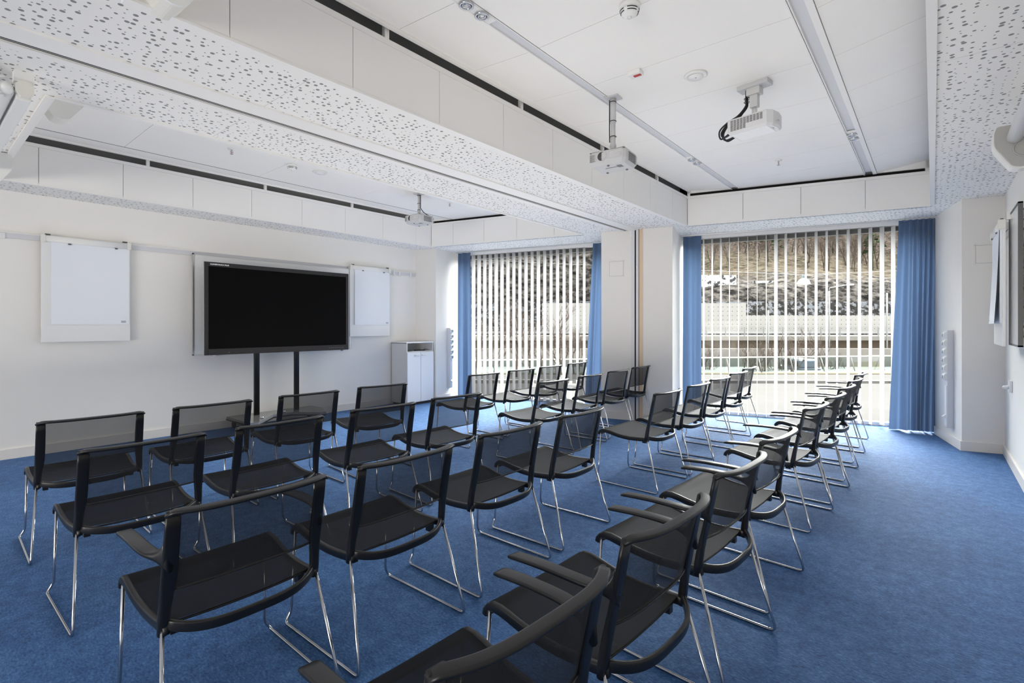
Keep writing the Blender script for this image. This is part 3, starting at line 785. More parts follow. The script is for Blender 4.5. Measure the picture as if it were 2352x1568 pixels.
# power columns
def power_column(label, mtx, z0, z1, nsock, w=.10, d=.055):
    r = thing('power_column', label, 'power column', (0, 0, 0)); r.matrix_world = mtx
    MB().box(0, w, -d, 0, z0, z1, bev=.004).obj('column_body', 'alu_light', r)
    MB().box(.02, w-.012, -d-.006, -d, z0+.01, z1-.54 if False else z0+.47).obj('column_cover', 'plastic_white', r)
    zz = z1-.012; step = .094
    for i in range(nsock):
        a = zz-i*step
        s = MB(); s.prism([(-d, 0), (-d-.018, -.010), (-d-.032, -.030), (-d-.032, -.058), (-d-.018, -.080), (-d, -.092)], .012, w-.006, Matrix.Translation((0, 0, a)) @ Matrix(((0, 0, 1, 0), (1, 0, 0, 0), (0, 1, 0, 0), (0, 0, 0, 1))))
        so = s.obj('socket', 'plastic_white', r)
        e = MB()
        e.lathe([(.0, 0), (.019, 0), (.021, .002), (0, .0025)], (w*.5, -d-.0325, a-.044), (0, -1, 0), 16)
        e.obj('socket_well', 'grey_print', so)
    sw = MB(); sw.prism([(-d, 0), (-d-.035, -.03), (-d-.006, -.055), (-d, -.05)], .03, .075, Matrix.Translation((0, 0, z0+.15)) @ Matrix(((0, 0, 1, 0), (1, 0, 0, 0), (0, 1, 0, 0), (0, 0, 0, 1))))
    sw.obj('flap', 'plastic_white', r)
    return r
# side face of the left pier looks towards +x; local x along the wall, local -y out of the wall
t0 = (6.381-6.045)
mt = Matrix.Translation((-6.72-S*t0, 6.045+t0, 0)) @ Matrix.Rotation(PHI+PI/2, 4, 'Z')
power_column('white power column with six sockets between the cabinet and the curtain', mt, .205, 1.297, 6)
mt = Matrix.Translation((.238-S*.35, 7.287+.35, 0)) @ Matrix.Rotation(PHI-PI/2, 4, 'Z')
power_column('white power column with zigzag sockets beside the wide blue curtain', mt, .19, 1.287, 6)

# access hatches
for lab, X, off, x0, x1, za, zb in (('square access hatch set into the middle pier', -3.609, 7.42, 0, .225, 2.035, 2.27), ('square access hatch set into the right pier behind the flip chart', .335, 7.23, 0, .235, 1.985, 2.20)):
    h = thing('access_hatch', lab, 'hatch', FP(X, off, 0), PHI)
    fr = MB(); fr.box(x0, x1, -.004, 0, za, za+.012); fr.box(x0, x1, -.004, 0, zb-.012, zb); fr.box(x0, x0+.012, -.004, 0, za, zb); fr.box(x1-.012, x1, -.004, 0, za, zb); fr.obj('hatch_frame', 'pier', h)
    MB().box(x0+.012, x1-.012, -.0008, 0, za+.012, zb-.012).obj('hatch_gap', 'grey_print', h)
    MB().box(x0+.0155, x1-.0155, -.005, 0, za+.0155, zb-.0155, bev=.001).obj('hatch_door', 'pier', h)

# ------------------------------------------------------------------ right wall
rr = thing('wall_rail', 'dark edged hanging rail on the wall behind the armchairs', 'rail', (XR, 4, 2.24))
MB().box(-.022, 0, -3, 3.2, -.03, .02).obj('rail_profile', 'alu', rr)
MB().box(-.026, -.0, -3, 3.2, .018, .026).obj('rail_lip', 'steel_dark', rr)
flipboard('white flip chart hanging on the wall behind the armchairs near the right pier', .45, -1, 5.67, 6.43, 1.17, 2.19, .0, .03)
hb = MB(); hb.box(.46, XR, 5.75, 5.78, 2.2, 2.26); hb.box(.46, XR, 6.3, 6.33, 2.2, 2.26)
h2 = tag(hb.obj('rail_bracket', 'alu'), 'pair of metal brackets holding the flip chart off the right wall', 'bracket')
w2 = thing('whiteboard', 'whiteboard seen edge-on on the wall behind the armchairs', 'whiteboard', (.50, 5.56, 1.18))
MB().box(-.012, .0, -.29, .29, .01, 1.06).obj('board', 'board', w2)
b = MB(); b.box(-.018, .01, -.30, -.288, 0, 1.07); b.box(-.018, .01, .288, .30, 0, 1.07); b.box(-.018, .01, -.30, .30, 0, .012); b.box(-.018, .01, -.30, .30, 1.058, 1.07)
b.obj('board_frame', 'steel_dark', w2)
b = MB()
for z in (.06, .14, .30, .45, .62, .80, .93, 1.02): b.box(.0, XR-.50, .24, .275, z, z+.018)
b.obj('hanger_bars', 'steel_dark', w2)
sk = thing('wall_socket', 'small white wall socket low on the right wall', 'socket', (XR, 6.75, .76))
MB().box(-.022, 0, -.055, .055, -.055, .055, bev=.004).obj('socket_plate', 'plastic_white', sk)
MB().lathe([(.0, 0), (.02, 0), (.02, .03), (.012, .045), (0, .046)], (-.022, 0, -.005), (-1, 0, -.3), 14).obj('plug', 'plastic_white', sk)

# roller projection screens
def shield_prism(b, w, h, th, cut=.5):
    """shield outline in local x(width) z(height), thickness along y"""
    pts = [(-w*.5, h*.5), (w*.5, h*.5), (w*.55, h*.38), (w*.55, h*.05), (w*.18, -h*.46), (0, -h*.5), (-w*.18, -h*.46), (-w*.55, h*.05), (-w*.55, h*.38)]
    out = []
    P = [Vector((x, y, 0)) for x, y in pts]; n = len(P)
    for i in range(n):
        a, c, d = P[i-1], P[i], P[(i+1) % n]; r = min((a-c).length, (d-c).length)*.35
        for k in range(4):
            t = k/3; p0 = c+(a-c).normalized()*r; p1 = c+(d-c).normalized()*r
            out.append(p0*(1-t)**2+c*2*t*(1-t)+p1*t*t)
    b.prism([(p.x, p.y) for p in out], 0, th, Matrix(((1, 0, 0, 0), (0, 0, 1, 0), (0, 1, 0, 0), (0, 0, 0, 1))))
    return b
s1 = thing('projection_screen', 'white rolled-up projection screen with a shield-shaped end cap above the right wall', 'projection screen', (.40, 4.2, 2.40))
MB().tube([(-.03, -3.4, .045), (-.03, -.01, .045)], .036, 16).obj('roller_tube', 'proj_white', s1)
MB().tube([(.06, -3.4, -.02), (.06, -.01, -.02)], .012, 10).obj('pull_bar', 'plastic_white', s1)
o = shield_prism(MB(), .21, .25, .025).obj('end_cap', 'cap_grey', s1)
o = shield_prism(MB(), .215, .26, .10).obj('end_housing', 'plastic_white', s1); o.location = (-.004, .026, -.006)
MB().tube([(.02+.055*math.cos(2*PI*i/28), -.001, -.02+.05*math.sin(2*PI*i/28)) for i in range(28)], .005, 6, closed=True).obj('cap_ring', 'cap_grey', s1)
MB().box(.05, XR-.402, .03, .10, -.06, .10).obj('wall_bracket', 'plastic_white', s1)
s2 = thing('projection_screen', 'white rolled-up projection screen under the soffit at the far left corner', 'projection screen', (-4.65, .42, 2.585))
MB().tube([(-.93, -.05, -.01), (.90, -.05, -.01)], .034, 16).obj('roller_tube', 'proj_white', s2)
MB().box(-.93, .90, -.012, .05, -.045, .045, bev=.006).obj('roller_case', 'plastic_white', s2)
c = MB(); c.prism([(.040*math.cos(R(22.5+45*i)), .046*math.sin(R(22.5+45*i))) for i in range(8)], 0, .035, Matrix.Translation((.90, .02, .01)) @ Matrix(((0, 0, 1, 0), (1, 0, 0, 0), (0, 1, 0, 0), (0, 0, 0, 1))))
c.obj('end_bracket', 'cream', s2)
c = MB(); c.lathe([(.0, 0), (.03, 0), (.034, .01), (.02, .04), (0, .042)], (.90, -.05, 0), (1, 0, 0), 14); c.tube(catmull([(.93, -.06, .05), (.95, -.10, .02), (.92, -.10, -.05), (.90, -.06, -.04)]), .008, 6)
c.obj('end_fitting', 'plastic_white', s2)
MB().box(.86, .92, -.02, .06, .045, ZS-2.585).obj('ceiling_bracket', 'plastic_white', s2)
MB().box(-.90, -.85, -.02, .06, .045, ZS-2.585).obj('ceiling_bracket', 'plastic_white', s2)
o = shield_prism(MB(), .22, .26, .05).obj('end_cap', 'plastic_white', s2); o.rotation_euler = (0, 0, PI/2); o.location = (-.93, .05, -.03)
for lab, loc, sc in (('white shield-shaped screen end cap inside the coffer edge at the far left', (-5.0, .79, 3.005), 1.), ('white shield-shaped screen end cap at the top edge of the beam fascia', (-2.43, .735, 2.80), 1.)):
    w = thing('screen_end_cap', lab, 'screen end cap', loc)
    o = shield_prism(MB(), .24, .26, .16).obj('cap_shell', 'cream', w); o.rotation_euler = (0, 0, PI/2)
    o = shield_prism(MB(), .25, .27, .012).obj('cap_plate', 'plastic_white', w); o.rotation_euler = (0, 0, PI/2); o.location = (.012, 0, 0)
    MB().box(-.12, -.04, -.05, .05, .12, 3.2-loc[2] if loc[0] < -4 else .30).obj('cap_hanger', 'plastic_white', w)

# ------------------------------------------------------------------ ceiling fittings
def detector(label, x, y, z, sc=1.):
    r = thing('smoke_detector', label, 'smoke detector', (x, y, z)); r.rotation_euler = (PI, 0, 0)
    MB().lathe([(0, 0), (.055*sc, 0), (.058*sc, .006), (.056*sc, .028*sc)], (0, 0, 0), (0, 0, 1), 28).obj('base', 'plastic_white', r)
    MB().lathe([(.052*sc, .028*sc), (.050*sc, .040*sc), (.040*sc, .056*sc), (.020*sc, .066*sc), (.0, .067*sc)], (0, 0, 0), (0, 0, 1), 28).obj('sensor_head', 'plastic_white', r)
    s = MB()
    for i in range(4):
        a0 = R(90*i+12); 
        for rr_, zz in ((.0515, .034), (.0475, .046)):
            s.sweep([(rr_*sc*math.cos(a0+R(66)*j/8), rr_*sc*math.sin(a0+R(66)*j/8), zz*sc) for j in range(9)], rect(.004*sc, .003*sc))
    s.obj('vent_slits', 'black', r)
    MB().lathe([(.012*sc, .064*sc), (.011*sc, .072*sc), (.0, .075*sc)], (0, 0, 0), (0, 0, 1), 14).obj('indicator_lens', 'bulb', r)
    return r
detector('round white smoke detector on the ceiling nearest the camera', -1.294, 2.588, ZC)
detector('small round smoke detector on the ceiling above the screen wall', -5.444, 2.789, ZC, .95)
def valve(label, x, y, z):
    r = thing('ceiling_vent', label, 'vent', (x, y, z)); r.rotation_euler = (PI, 0, 0)
    MB().lathe([(.0, 0), (.075, 0), (.080, .006), (.062, .018), (.058, .012)], (0, 0, 0), (0, 0, 1), 32).obj('vent_ring', 'plastic_white', r)
    MB().lathe([(.0, .008), (.052, .010), (.050, .018), (.0, .020)], (0, 0, 0), (0, 0, 1), 28).obj('vent_disc', 'white', r)
    MB().lathe([(.006, .019), (.005, .024), (0, .025)], (0, 0, 0), (0, 0, 1), 10).obj('centre_screw', 'alu', r)
valve('round white air valve on the ceiling between the two projectors', -1.294, 3.607, ZC)
valve('round white air valve on the ceiling above the big screen', -5.459, 3.128, ZC)
def sprinkler(label, x, y, z):
    r = thing('sprinkler_head', label, 'sprinkler', (x, y, z)); r.rotation_euler = (PI, 0, 0)
    MB().lathe([(0, 0), (.036, 0), (.034, .006), (.01, .010), (0, .010)], (0, 0, 0), (0, 0, 1), 20).obj('escutcheon', 'white', r)
    b = MB(); b.tube([(0, 0, .008), (0, 0, .03)], .007, 8)
    for s in (-1, 1): b.tube(catmull([(0, s*.006, .022), (0, s*.014, .034), (0, s*.004, .05)], 4), .003, 6)
    b.obj('sprinkler_frame', 'chrome', r)
    MB().lathe([(0, .05), (.016, .05), (.016, .052), (0, .053)], (0, 0, 0), (0, 0, 1), 14).obj('deflector', 'chrome', r)
    MB().tube([(0, 0, .03), (0, 0, .048)], .003, 6).obj('glass_bulb', 'red', r)
sprinkler('small sprinkler head on the ceiling near the window end of the coffer', -1.278, 6.037, ZC)
sprinkler('small sprinkler head on the ceiling above the whiteboard, left of a smoke detector', -5.429, 2.154, ZC)
sprinkler('small sprinkler head on the ceiling right of the far projector', -5.372, 5.096, ZC)
rd = thing('alarm_indicator', 'small white box with a red window on the ceiling', 'indicator', (-1.60, 3.292, ZC))
MB().box(-.045, .045, -.035, .035, -.030, 0, bev=.004).obj('box', 'plastic_white', rd)
MB().box(-.012, .040, -.012, .012, -.034, -.029).obj('red_window', 'red', rd)
def spots(label, x, ys, w):
    r = thing('double_spotlight', label, 'spotlight', (x, sum(ys)/2, ZC)); h = (ys[1]-ys[0])/2
    MB().box(-w/2, w/2, -h-.09, h+.09, -.004, .006).obj('mount_plate', 'white', r)
    for s in (-1, 1):
        rg = MB(); rg.lathe([(.040, 0), (.041, .010), (.034, .013), (.030, .006), (.028, -.004), (.018, -.006)], (0, s*h, -.004), (0, 0, -1), 24, False); rg.lathe([(.024, 0.0), (.025, .012), (.019, .013), (.018, 0)], (0, s*h, -.002), (0.15*s, .1, -1), 20, False)
        rg.obj('spot_ring', 'chrome', r)
        MB().lathe([(.0, 0), (.018, 0), (.014, .008), (0, .011)], (0, s*h, -.003), (0, 0, -1), 16).obj('bulb', 'bulb', r)
        MB().lathe([(.0, 0), (.033, 0), (.033, .001), (0, .001)], (0, s*h, -.0045), (0, 0, -1), 20).obj('spot_recess', 'steel_dark', r)
spots('pair of chrome spotlights in the ceiling rail nearest the camera', -1.982, (2.005, 2.13), .062)
spots('pair of small spotlights in the ceiling rail near the beam and window', -1.982, (5.41, 5.57), .062)
spots('pair of small spotlights in the wide ceiling rail towards the right wall', -.576, (5.64, 5.77), .068)

# projectors
def vents(b, x0, x1, z0, z1, y, nc, nr, face):
    """little slots on a side: face 'y' plane at y (x range), or 'x' plane"""
    for i in range(nc):
        for j in range(nr):
            a = x0+(x1-x0)*(i+.12)/nc; c = x0+(x1-x0)*(i+.88)/nc; d = z0+(z1-z0)*(j+.28)/nr; e = z0+(z1-z0)*(j+.72)/nr
            if face == 'y': b.box(a, c, y-.0015, y+.0015, d, e)
            else: b.box(y-.0015, y+.0015, a, c, d, e)
def projector_grey(label, loc, ptop, pole_r, rz=0., cable=False, upper=True):
    r = thing('projector', label, 'projector', loc, rz)
    w, d, h = .30, .265, .108
    b = MB()   # body: bevelled upper half, tapered underside
    P = [(-.15, -.105), (-.13, -.128), (-.02, -.135), (.13, -.128), (.15, -.105), (.15, .115), (.135, .13), (-.135, .13), (-.15, .115)]
    def ring(sx, sy, z): return [(x*sx, y*sy, z) for x, y in P]
    n = len(P); vs = ring(.86, .84, -.052)+ring(1, 1, -.018)+ring(1, 1, .040)+ring(.95, .94, .054)
    fs = [list(range(n))[::-1], list(range(3*n, 4*n))]
    for k in range(3): fs += [[k*n+i, k*n+(i+1) % n, (k+1)*n+(i+1) % n, (k+1)*n+i] for i in range(n)]
    b.add(vs, fs); b.obj('body', 'proj_grey', r)
    b = MB(); b.box(-.14, .14, -.12, .12, .052, .058); b.obj('top_cover', 'lens_ring', r)
    b = MB(); b.lathe([(.040, -.02), (.043, .004), (.040, .010), (.034, .008), (.030, -.012)], (-.035, -.128, .012), (0, -1, 0), 26, False); b.obj('lens_collar', 'proj_grey', r)
    b = MB(); b.lathe([(.034, .006), (.026, .004), (.021, -.002), (.016, -.004)], (-.035, -.128, .012), (0, -1, 0), 26); b.obj('lens_ring', 'lens_ring', r)
    MB().lathe([(0, .002), (.014, .001), (.017, -.004), (0, -.004)], (-.035, -.130, .012), (0, -1, 0), 20).obj('lens', 'lens', r)
    b = MB(); vents(b, -.135, -.085, -.022, .036, -.129, 4, 7, 'y'); vents(b, -.06, .085, -.03, .04, .1505, 6, 8, 'x')
    b.obj('vent_grille', 'steel_dark', r)
    b = MB(); 
    for i in range(6): b.box(.03, .12, -.1335, -.1285, -.004+i*.007, -.001+i*.007)
    b.obj('front_louvre', 'proj_white', r)
    b = MB(); b.box(-.05, .05, -.03, -.02, -.0535, -.051); b.box(.05, .09, -.06, .0, -.0530, -.0515); b.obj('underside_marks', 'lens_ring', r)
    for x, y in ((-.09, .09), (.09, .09), (.0, -.1)): MB().lathe([(0, 0), (.010, 0), (.009, -.008), (0, -.009)], (x*.9, y*.9, -.0515), (0, 0, 1), 10).obj('foot', 'lens_ring', r)
    MB().prism([(-.05, -.03), (.05, -.03), (.04, .03), (-.04, .03)], .060, .082).obj('mount_cup', 'proj_grey', r)
    pz = ptop-loc[2]
    b = MB(); b.lathe([(.02, .080), (.016, .10), (pole_r+.006, .112), (pole_r+.006, .13), (pole_r, .135), (pole_r, pz*.6)] + ([(pole_r+.004, pz*.6), (pole_r+.004, pz-.01)] if upper else [(pole_r, pz-.01)]), (0, 0, 0), (0, 0, 1), 18)
    b.obj('drop_pole', 'proj_grey', r)
    MB().box(-.055, .055, -.05, .05, pz-.010, pz).obj('ceiling_plate', 'proj_grey', r)
    for f in (.38, .62, .92): MB().lathe([(pole_r+.005, 0), (pole_r+.008, .003), (pole_r+.005, .006)], (0, 0, pz*f), (0, 0, 1), 16, False).obj('cable_tie', 'rubber', r)
    b = MB(); b.tube(catmull([(-pole_r-.004, -.012, pz-.02), (-pole_r-.005, -.012, pz*.5), (-pole_r-.004, -.01, .15)] if not cable else [(pole_r+.012, 0, pz-.02), (pole_r+.012, 0, pz*.5), (pole_r+.014, 0, .16), (.06, .04, .10), (.10, .11, .06), (.14, .135, .02)], 5), .005 if cable else .004, 6)
    b.obj('cable', 'rubber', r)
    return r
projector_grey('grey projector on a long drop pole nearer the beam', (-1.918, 3.556, 2.612), ZC, .019, R(5))
projector_grey('pale grey projector on a drop pole above the screen wall', (-5.335, 4.495, 2.752), ZC, .017, R(4), cable=True, upper=False)

p2 = thing('projector', 'white projector on a short ceiling mount with black cables', 'projector', (-1.01, 4.02, 2.812), R(-9))
b = MB(); P = [(-.155, -.10), (.125, -.10), (.155, -.06), (.165, .02), (.15, .10), (-.155, .10)]
n = len(P); vs = []
for sx, sy, z in ((.93, .90, -.060), (1, 1, -.045), (1, 1, .042), (.95, .93, .052)): vs += [(x*sx, y*sy, z) for x, y in P]
fs = [list(range(n))[::-1], list(range(3*n, 4*n))]
for k in range(3): fs += [[k*n+i, k*n+(i+1) % n, (k+1)*n+(i+1) % n, (k+1)*n+i] for i in range(n)]
b.add(vs, fs); b.obj('body', 'proj_white', p2)
b = MB(); vents(b, -.135, .10, -.008, .040, -.1005, 10, 6, 'y'); vents(b, -.135, -.02, -.040, -.008, -.1005, 5, 4, 'y'); b.obj('vent_grille', 'steel_dark', p2)
b = MB(); b.prism([(-.02, .0), (.13, -.026), (.13, .026)], -.0615, -.058); b.obj('lens_recess', 'proj_grey', p2)
MB().lathe([(0, 0), (.022, 0), (.022, .006), (0, .008)], (.142, .0, -.040), (.8, 0, -.6), 18).obj('lens', 'lens', p2)
b = MB(); b.lathe([(.030, 0), (.034, .004), (.028, .006)], (.145, .0, -.036), (.8, 0, -.6), 22, False); b.obj('lens_ring', 'proj_grey', p2)
MB().box(-.13, .12, -.08, .08, -.0625, -.060).obj('underside_label', 'white_print', p2)
pz = ZC-2.812
b = MB(); b.tube([(0, 0, .05), (0, 0, .09)], .010, 10); b.lathe([(.016, .075), (.018, .08), (.018, .11), (.012, .118)], (0, 0, 0), (0, 0, 1), 14); b.box(-.028, .028, -.022, .022, .125, .215, bev=.003); b.box(-.048, .048, -.035, .035, .215, pz-.03, bev=.004); b.tube([(0, 0, .11), (0, 0, .13)], .008, 8)
b.obj('mount_arm', 'lam_grey', p2)
MB().box(-.11, .11, -.05, .05, pz-.032, pz, bev=.004).obj('ceiling_plate', 'proj_grey', p2)
b = MB()
for i, (dy, dz) in enumerate(((0, 0), (.012, .004), (-.012, .003), (.004, -.010))):
    b.tube(catmull([(-.055, dy, pz-.03), (-.058, dy, .20), (-.062+.2*dz, dy, .15), (-.11, -.02+dy, .085+dz), (-.18, -.03+dy, .055+dz), (-.235-dz, -.03+dy*2, .0+dz*2), (-.225-dz*2, -.01+dy*3, -.035-.01*i), (-.155, dy*5, -.01-.012*i)], 6), .0065, 6)
b.obj('cables', 'rubber', p2)
for z in (.205, .18): MB().lathe([(.020, 0), (.022, .003), (.020, .006)], (-.056, 0, z), (0, 0, 1), 12, False).obj('cable_tie', 'rubber', p2)

# ------------------------------------------------------------------ outdoors (frame: a to the right of the view axis, dp along it)
TH = math.atan2(2143-1176, 1171)
FW = Vector((-math.sin(TH), math.cos(TH), 0)); RT = Vector((math.cos(TH), math.sin(TH), 0))
OM = Matrix(((RT.x, FW.x, 0, 0), (RT.y, FW.y, 0, 0), (0, 0, 1, 0), (0, 0, 0, 1)))   # x right, y away
def gz(dp): return -.10-.074*max(0, dp-9) if dp < 40 else -2.394-.05*(dp-40)
def W(a, dp, z): return OM @ Vector((a, dp, z))
g_ = MB()
def gfn(u, v):
    dp = 4+82*v; a = -75+150*u
    p = W(a, dp, gz(dp)-.02); return p
g_.grid(20, 41, gfn)
gr = struct(g_.obj('ground', 'asphalt'))
pv = MB(); 
pv.grid(30, 30, lambda u, v: W(-40+70*u, 4.5+15*v, gz(4.5+15*v)))
struct(pv.obj('pavement', 'paving'))
pv = MB(); pv.grid(20, 20, lambda u, v: W(-6+36*u, 20.2+14*v, gz(20.2+14*v)+.03))
struct(pv.obj('pavement', 'paving'))
kb = MB()
for i in range(24):
    a0 = -8+1.4*i; kb.box(a0, a0+1.37, 19.7-.02*a0, 20.0-.02*a0, gz(20)-.1, gz(20)+.14, OM)
struct(kb.obj('kerb', 'kerb'))
gb = MB(); gb.grid(12, 4, lambda u, v: W(-30+75*u, 34.2+4*v, gz(34.2+4*v)+.06))
tag(gb.obj('grass', 'dullgrass'), 'strip of dull winter grass along the glass balustrade', 'grass', kind='stuff')
# glass balustrade with raked struts
bal = thing('glass_balustrade', 'long glass balustrade with a white top rail beyond the pavement', 'balustrade', W(0, 36, gz(36)))
inv = bal.matrix_world.inverted() if False else Matrix.Translation(-W(0, 36, gz(36)))
A, B_ = W(-30, 30, 0), W(36, 40.5, 0)
def along(t): 
    p = A.lerp(B_, t); return p
gp = MB(); rlb = MB(); ps = []
nseg = 26
for i in range(nseg):
    p, q_ = along(i/nseg+.001), along((i+1)/nseg-.001)
    za = gz(36)
    vs = [inv @ Vector((p.x, p.y, za)), inv @ Vector((q_.x, q_.y, za)), inv @ Vector((q_.x, q_.y, za+1.05)), inv @ Vector((p.x, p.y, za+1.05))]
    gp.add(vs, [[0, 1, 2, 3]])
gp.obj('glass_panels', 'balglass', bal)
rlb.tube([inv @ Vector((A.x, A.y, gz(36)+1.08)), inv @ Vector((B_.x, B_.y, gz(36)+1.08))], .045, 8); rlb.obj('top_rail', 'lampwhite', bal)
for i in range(1, nseg):
    p = along(i/nseg); st = MB(); st.tube([inv @ Vector((p.x, p.y, gz(36)+1.06)), inv @ (Vector((p.x, p.y, gz(36)))-FW*.45)], .035, 6); st.obj('strut', 'railmetal', bal)
# lower retaining wall behind it and brown abutment under the bridge
rw = MB(); rw.box(-10, 45, 58, 58.5, -6, -1.3, OM); struct(rw.obj('wall_retaining', 'concrete'))
ab = MB(); ab.box(14, 60, 68, 69, -7, -.4, OM); ab.box(-60, -16, 67.5, 69, -7, -.4, OM); struct(ab.obj('wall_abutment', 'brownwall'))
# overpass
ov = thing('overpass', 'concrete road bridge with open railing crossing behind the windows', 'bridge', W(0, 64, -5))
inv = Matrix.Translation(-W(0, 64, -5)) @ OM
MB().box(-62, 62, 64, 72, -.55, .0, inv).obj('deck', 'concrete', ov)
MB().box(-62, 62, 65.2, 71, -1.6, -.55, inv).obj('girder', 'brownwall', ov)
for a in (-38, -20, -3, 9, 24, 40): MB().box(a-.5, a+.5, 65.5, 66.5, -7, -.55, inv).obj('pier_column', 'concrete', ov)
b = MB()
for z in (.35, .62, .85, 1.08): b.box(-62, 62, 64.08, 64.14, z, z+.055, inv)
b.obj('railing', 'railmetal', ov)
b = MB()
for i in range(52): b.box(-62+2.4*i, -62+2.4*i+.09, 64.06, 64.16, 0, 1.12, inv)
b.obj('railing_posts', 'railmetal', ov)
b = MB(); b.box(-62, 62, 64.3, 64.4, .30, .55, inv); b.obj('crash_barrier', 'alu_light', ov)
# noise barrier
nb = thing('noise_barrier', 'white dotted concrete noise wall along the far side of the bridge', 'noise barrier', (0, 0, 0)); nb.matrix_world = OM
nb_ = MB(); nb_.box(4.2, 32.6, 71, 71.4, .3, 4.45); nb_.obj('tall_panels', 'barrier', nb)
nb_ = MB(); nb_.box(32.6, 66, 71, 71.4, .3, 2.75); nb_.obj('low_panels', 'barrier', nb)
# hillside
hl = MB()
def hz(a, dp):
    t = dp-74
    nz = math.sin(a*.13+1.3)*1.2+math.sin(a*.31+dp*.2)*.7+math.sin(a*.71+dp*.37)*.4
    if t < 0: return -3.
    lf = 12*min(1, max(0, (26-a)/14)); lf = max(0, lf)
    if t < 4: return (7.2+lf)*(t/4)**.6+nz*.5*(t/4)
    if t < 22: return 7.2+lf+nz*.6+4.6*((t-4)/18)
    return 11.8+lf+nz*.8+(t-22)*.52
hl.grid(110, 70, lambda u, v: W(-110+240*u, 73.5+95*v, hz(-110+240*u, 73.5+95*v)))
struct(hl.obj('hillside', 'hill'))
# painted walls on the shelf of the hill
for lab, a0, a1, dp, z0, z1 in (('long graffiti-covered low wall on the hillside', 29.4, 35.2, 80, 7.7, 9.25), ('short graffiti-covered low wall further right on the hillside', 38.0, 41.0, 80, 7.4, 8.35)):
    tag(MB().box(a0, a1, dp, dp+.5, z0-1.5, z1, OM).obj('graffiti_wall', 'graffiti'), lab, 'wall')
# bare trees
def tree_mesh(seed, h, spread, levels, k=5, trunk=.035, name='bare_tree', m='bark'):
    rnd = random.Random(seed); b = MB()
    def br(p, d, L, r, lv):
        n = 3; pts = [p]; dd = d.copy()
        for i in range(n):
            dd = (dd+Vector((rnd.uniform(-.16, .16), rnd.uniform(-.16, .16), rnd.uniform(-.02, .14)))).normalized(); pts.append(pts[-1]+dd*L/n)
        b.tube(pts, lambda i: r*(1-.5*i/n), k if lv == levels else 3)
        if lv > 0:
            nb2 = rnd.randint(3, 5) if lv > 1 else rnd.randint(3, 4)
            for _ in range(nb2):
                t = rnd.uniform(.3, 1.) ; i = min(int(t*n), n-1); q2 = pts[i].lerp(pts[i+1], t*n-i)
                a = rnd.uniform(0, 2*PI); s = rnd.uniform(.35, .9)*spread
                nd = (dd+Vector((math.cos(a)*s, math.sin(a)*s, rnd.uniform(-.05, .35)))).normalized()
                br(q2, nd, L*rnd.uniform(.5, .78), r*.55, lv-1)
    br(Vector((0, 0, 0)), Vector((0, 0, 1)), h*.42, h*trunk*.5, levels)
    return b.data(name, m)
TM = [tree_mesh(i, 6.0, 1., 4, trunk=.03) for i in range(4)]
TT = [tree_mesh(20+i, 13, .55, 3, trunk=.016 if i % 2 else .022, m='birch' if i % 3 == 0 else 'bark') for i in range(6)]
def conifer(seed):
    rnd = random.Random(seed); b = MB(); b.tube([(0, 0, 0), (0, 0, 11)], lambda i: .16-.12*i, 5)
    for i in range(120):
        z = 3+8.5*rnd.random()**.8; r = (11.8-z)*.24*rnd.uniform(.6, 1); a = rnd.uniform(0, 2*PI)
        p = Vector((math.cos(a)*r, math.sin(a)*r, z)); w = .35
        b.add([p+Vector((rnd.uniform(-w, w), rnd.uniform(-w, w), rnd.uniform(-.3, .3))) for _ in range(3)]+[p*.3+Vector((0, 0, z*.7))], [[0, 1, 2], [0, 1, 3], [1, 2, 3]])
    return b.data('conifer', 'pine')
CO = [conifer(i) for i in range(2)]
rnd = random.Random(3)
def plant(me, a, dp, z, sc, label, group, name='bare_tree'):
    o = bpy.data.objects.new(name, me); COL.objects.link(o); o.location = W(a, dp, z); o.rotation_euler = (0, 0, rnd.uniform(0, 6.28)); o.scale = (sc, sc, sc*rnd.uniform(.9, 1.15))
    tag(o, label, 'tree', group)
for i, (a, dp) in enumerate([(18.5, 48), (20.5, 46), (22.3, 47), (24, 45), (25.6, 48), (27.5, 50), (30, 50), (33, 51), (21.5, 44), (23.2, 43)]):
    plant(TM[i % 4], a, dp, -5.6, rnd.uniform(.95, 1.2), 'bare winter tree standing in front of the bridge seen through the hillside window', 'bare trees before the bridge, hillside window')
for i, (a, dp) in enumerate([(-2.2, 30), (-.6, 33), (.8, 31), (2, 34), (3.1, 32), (4.4, 36), (-1.4, 38), (1.4, 40), (5.5, 42), (.2, 27), (2.6, 28), (-3, 36)]):
    plant(TM[i % 4], a, dp, gz(dp)-.3, rnd.uniform(.5, .85), 'bare winter tree seen between the broad blind slats', 'bare trees behind the broad-slat blind')
for i in range(265):
    a = rnd.uniform(18, 84) if i % 6 else rnd.uniform(-25, 20); dp = 93+rnd.random()**1.1*40
    if i % 9 == 0 and a > 20:
        plant(CO[i % 2], a, dp, hz(a, dp)-.5, rnd.uniform(.7, 1.1), 'dark conifer growing among bare trees on the hillside', 'conifers on the hillside', 'conifer_tree')
    else:
        plant(TT[i % 6], a, dp, hz(a, dp)-.5, rnd.uniform(.6, 1.05), 'bare winter tree growing on the upper hillside', 'bare trees on the hillside')
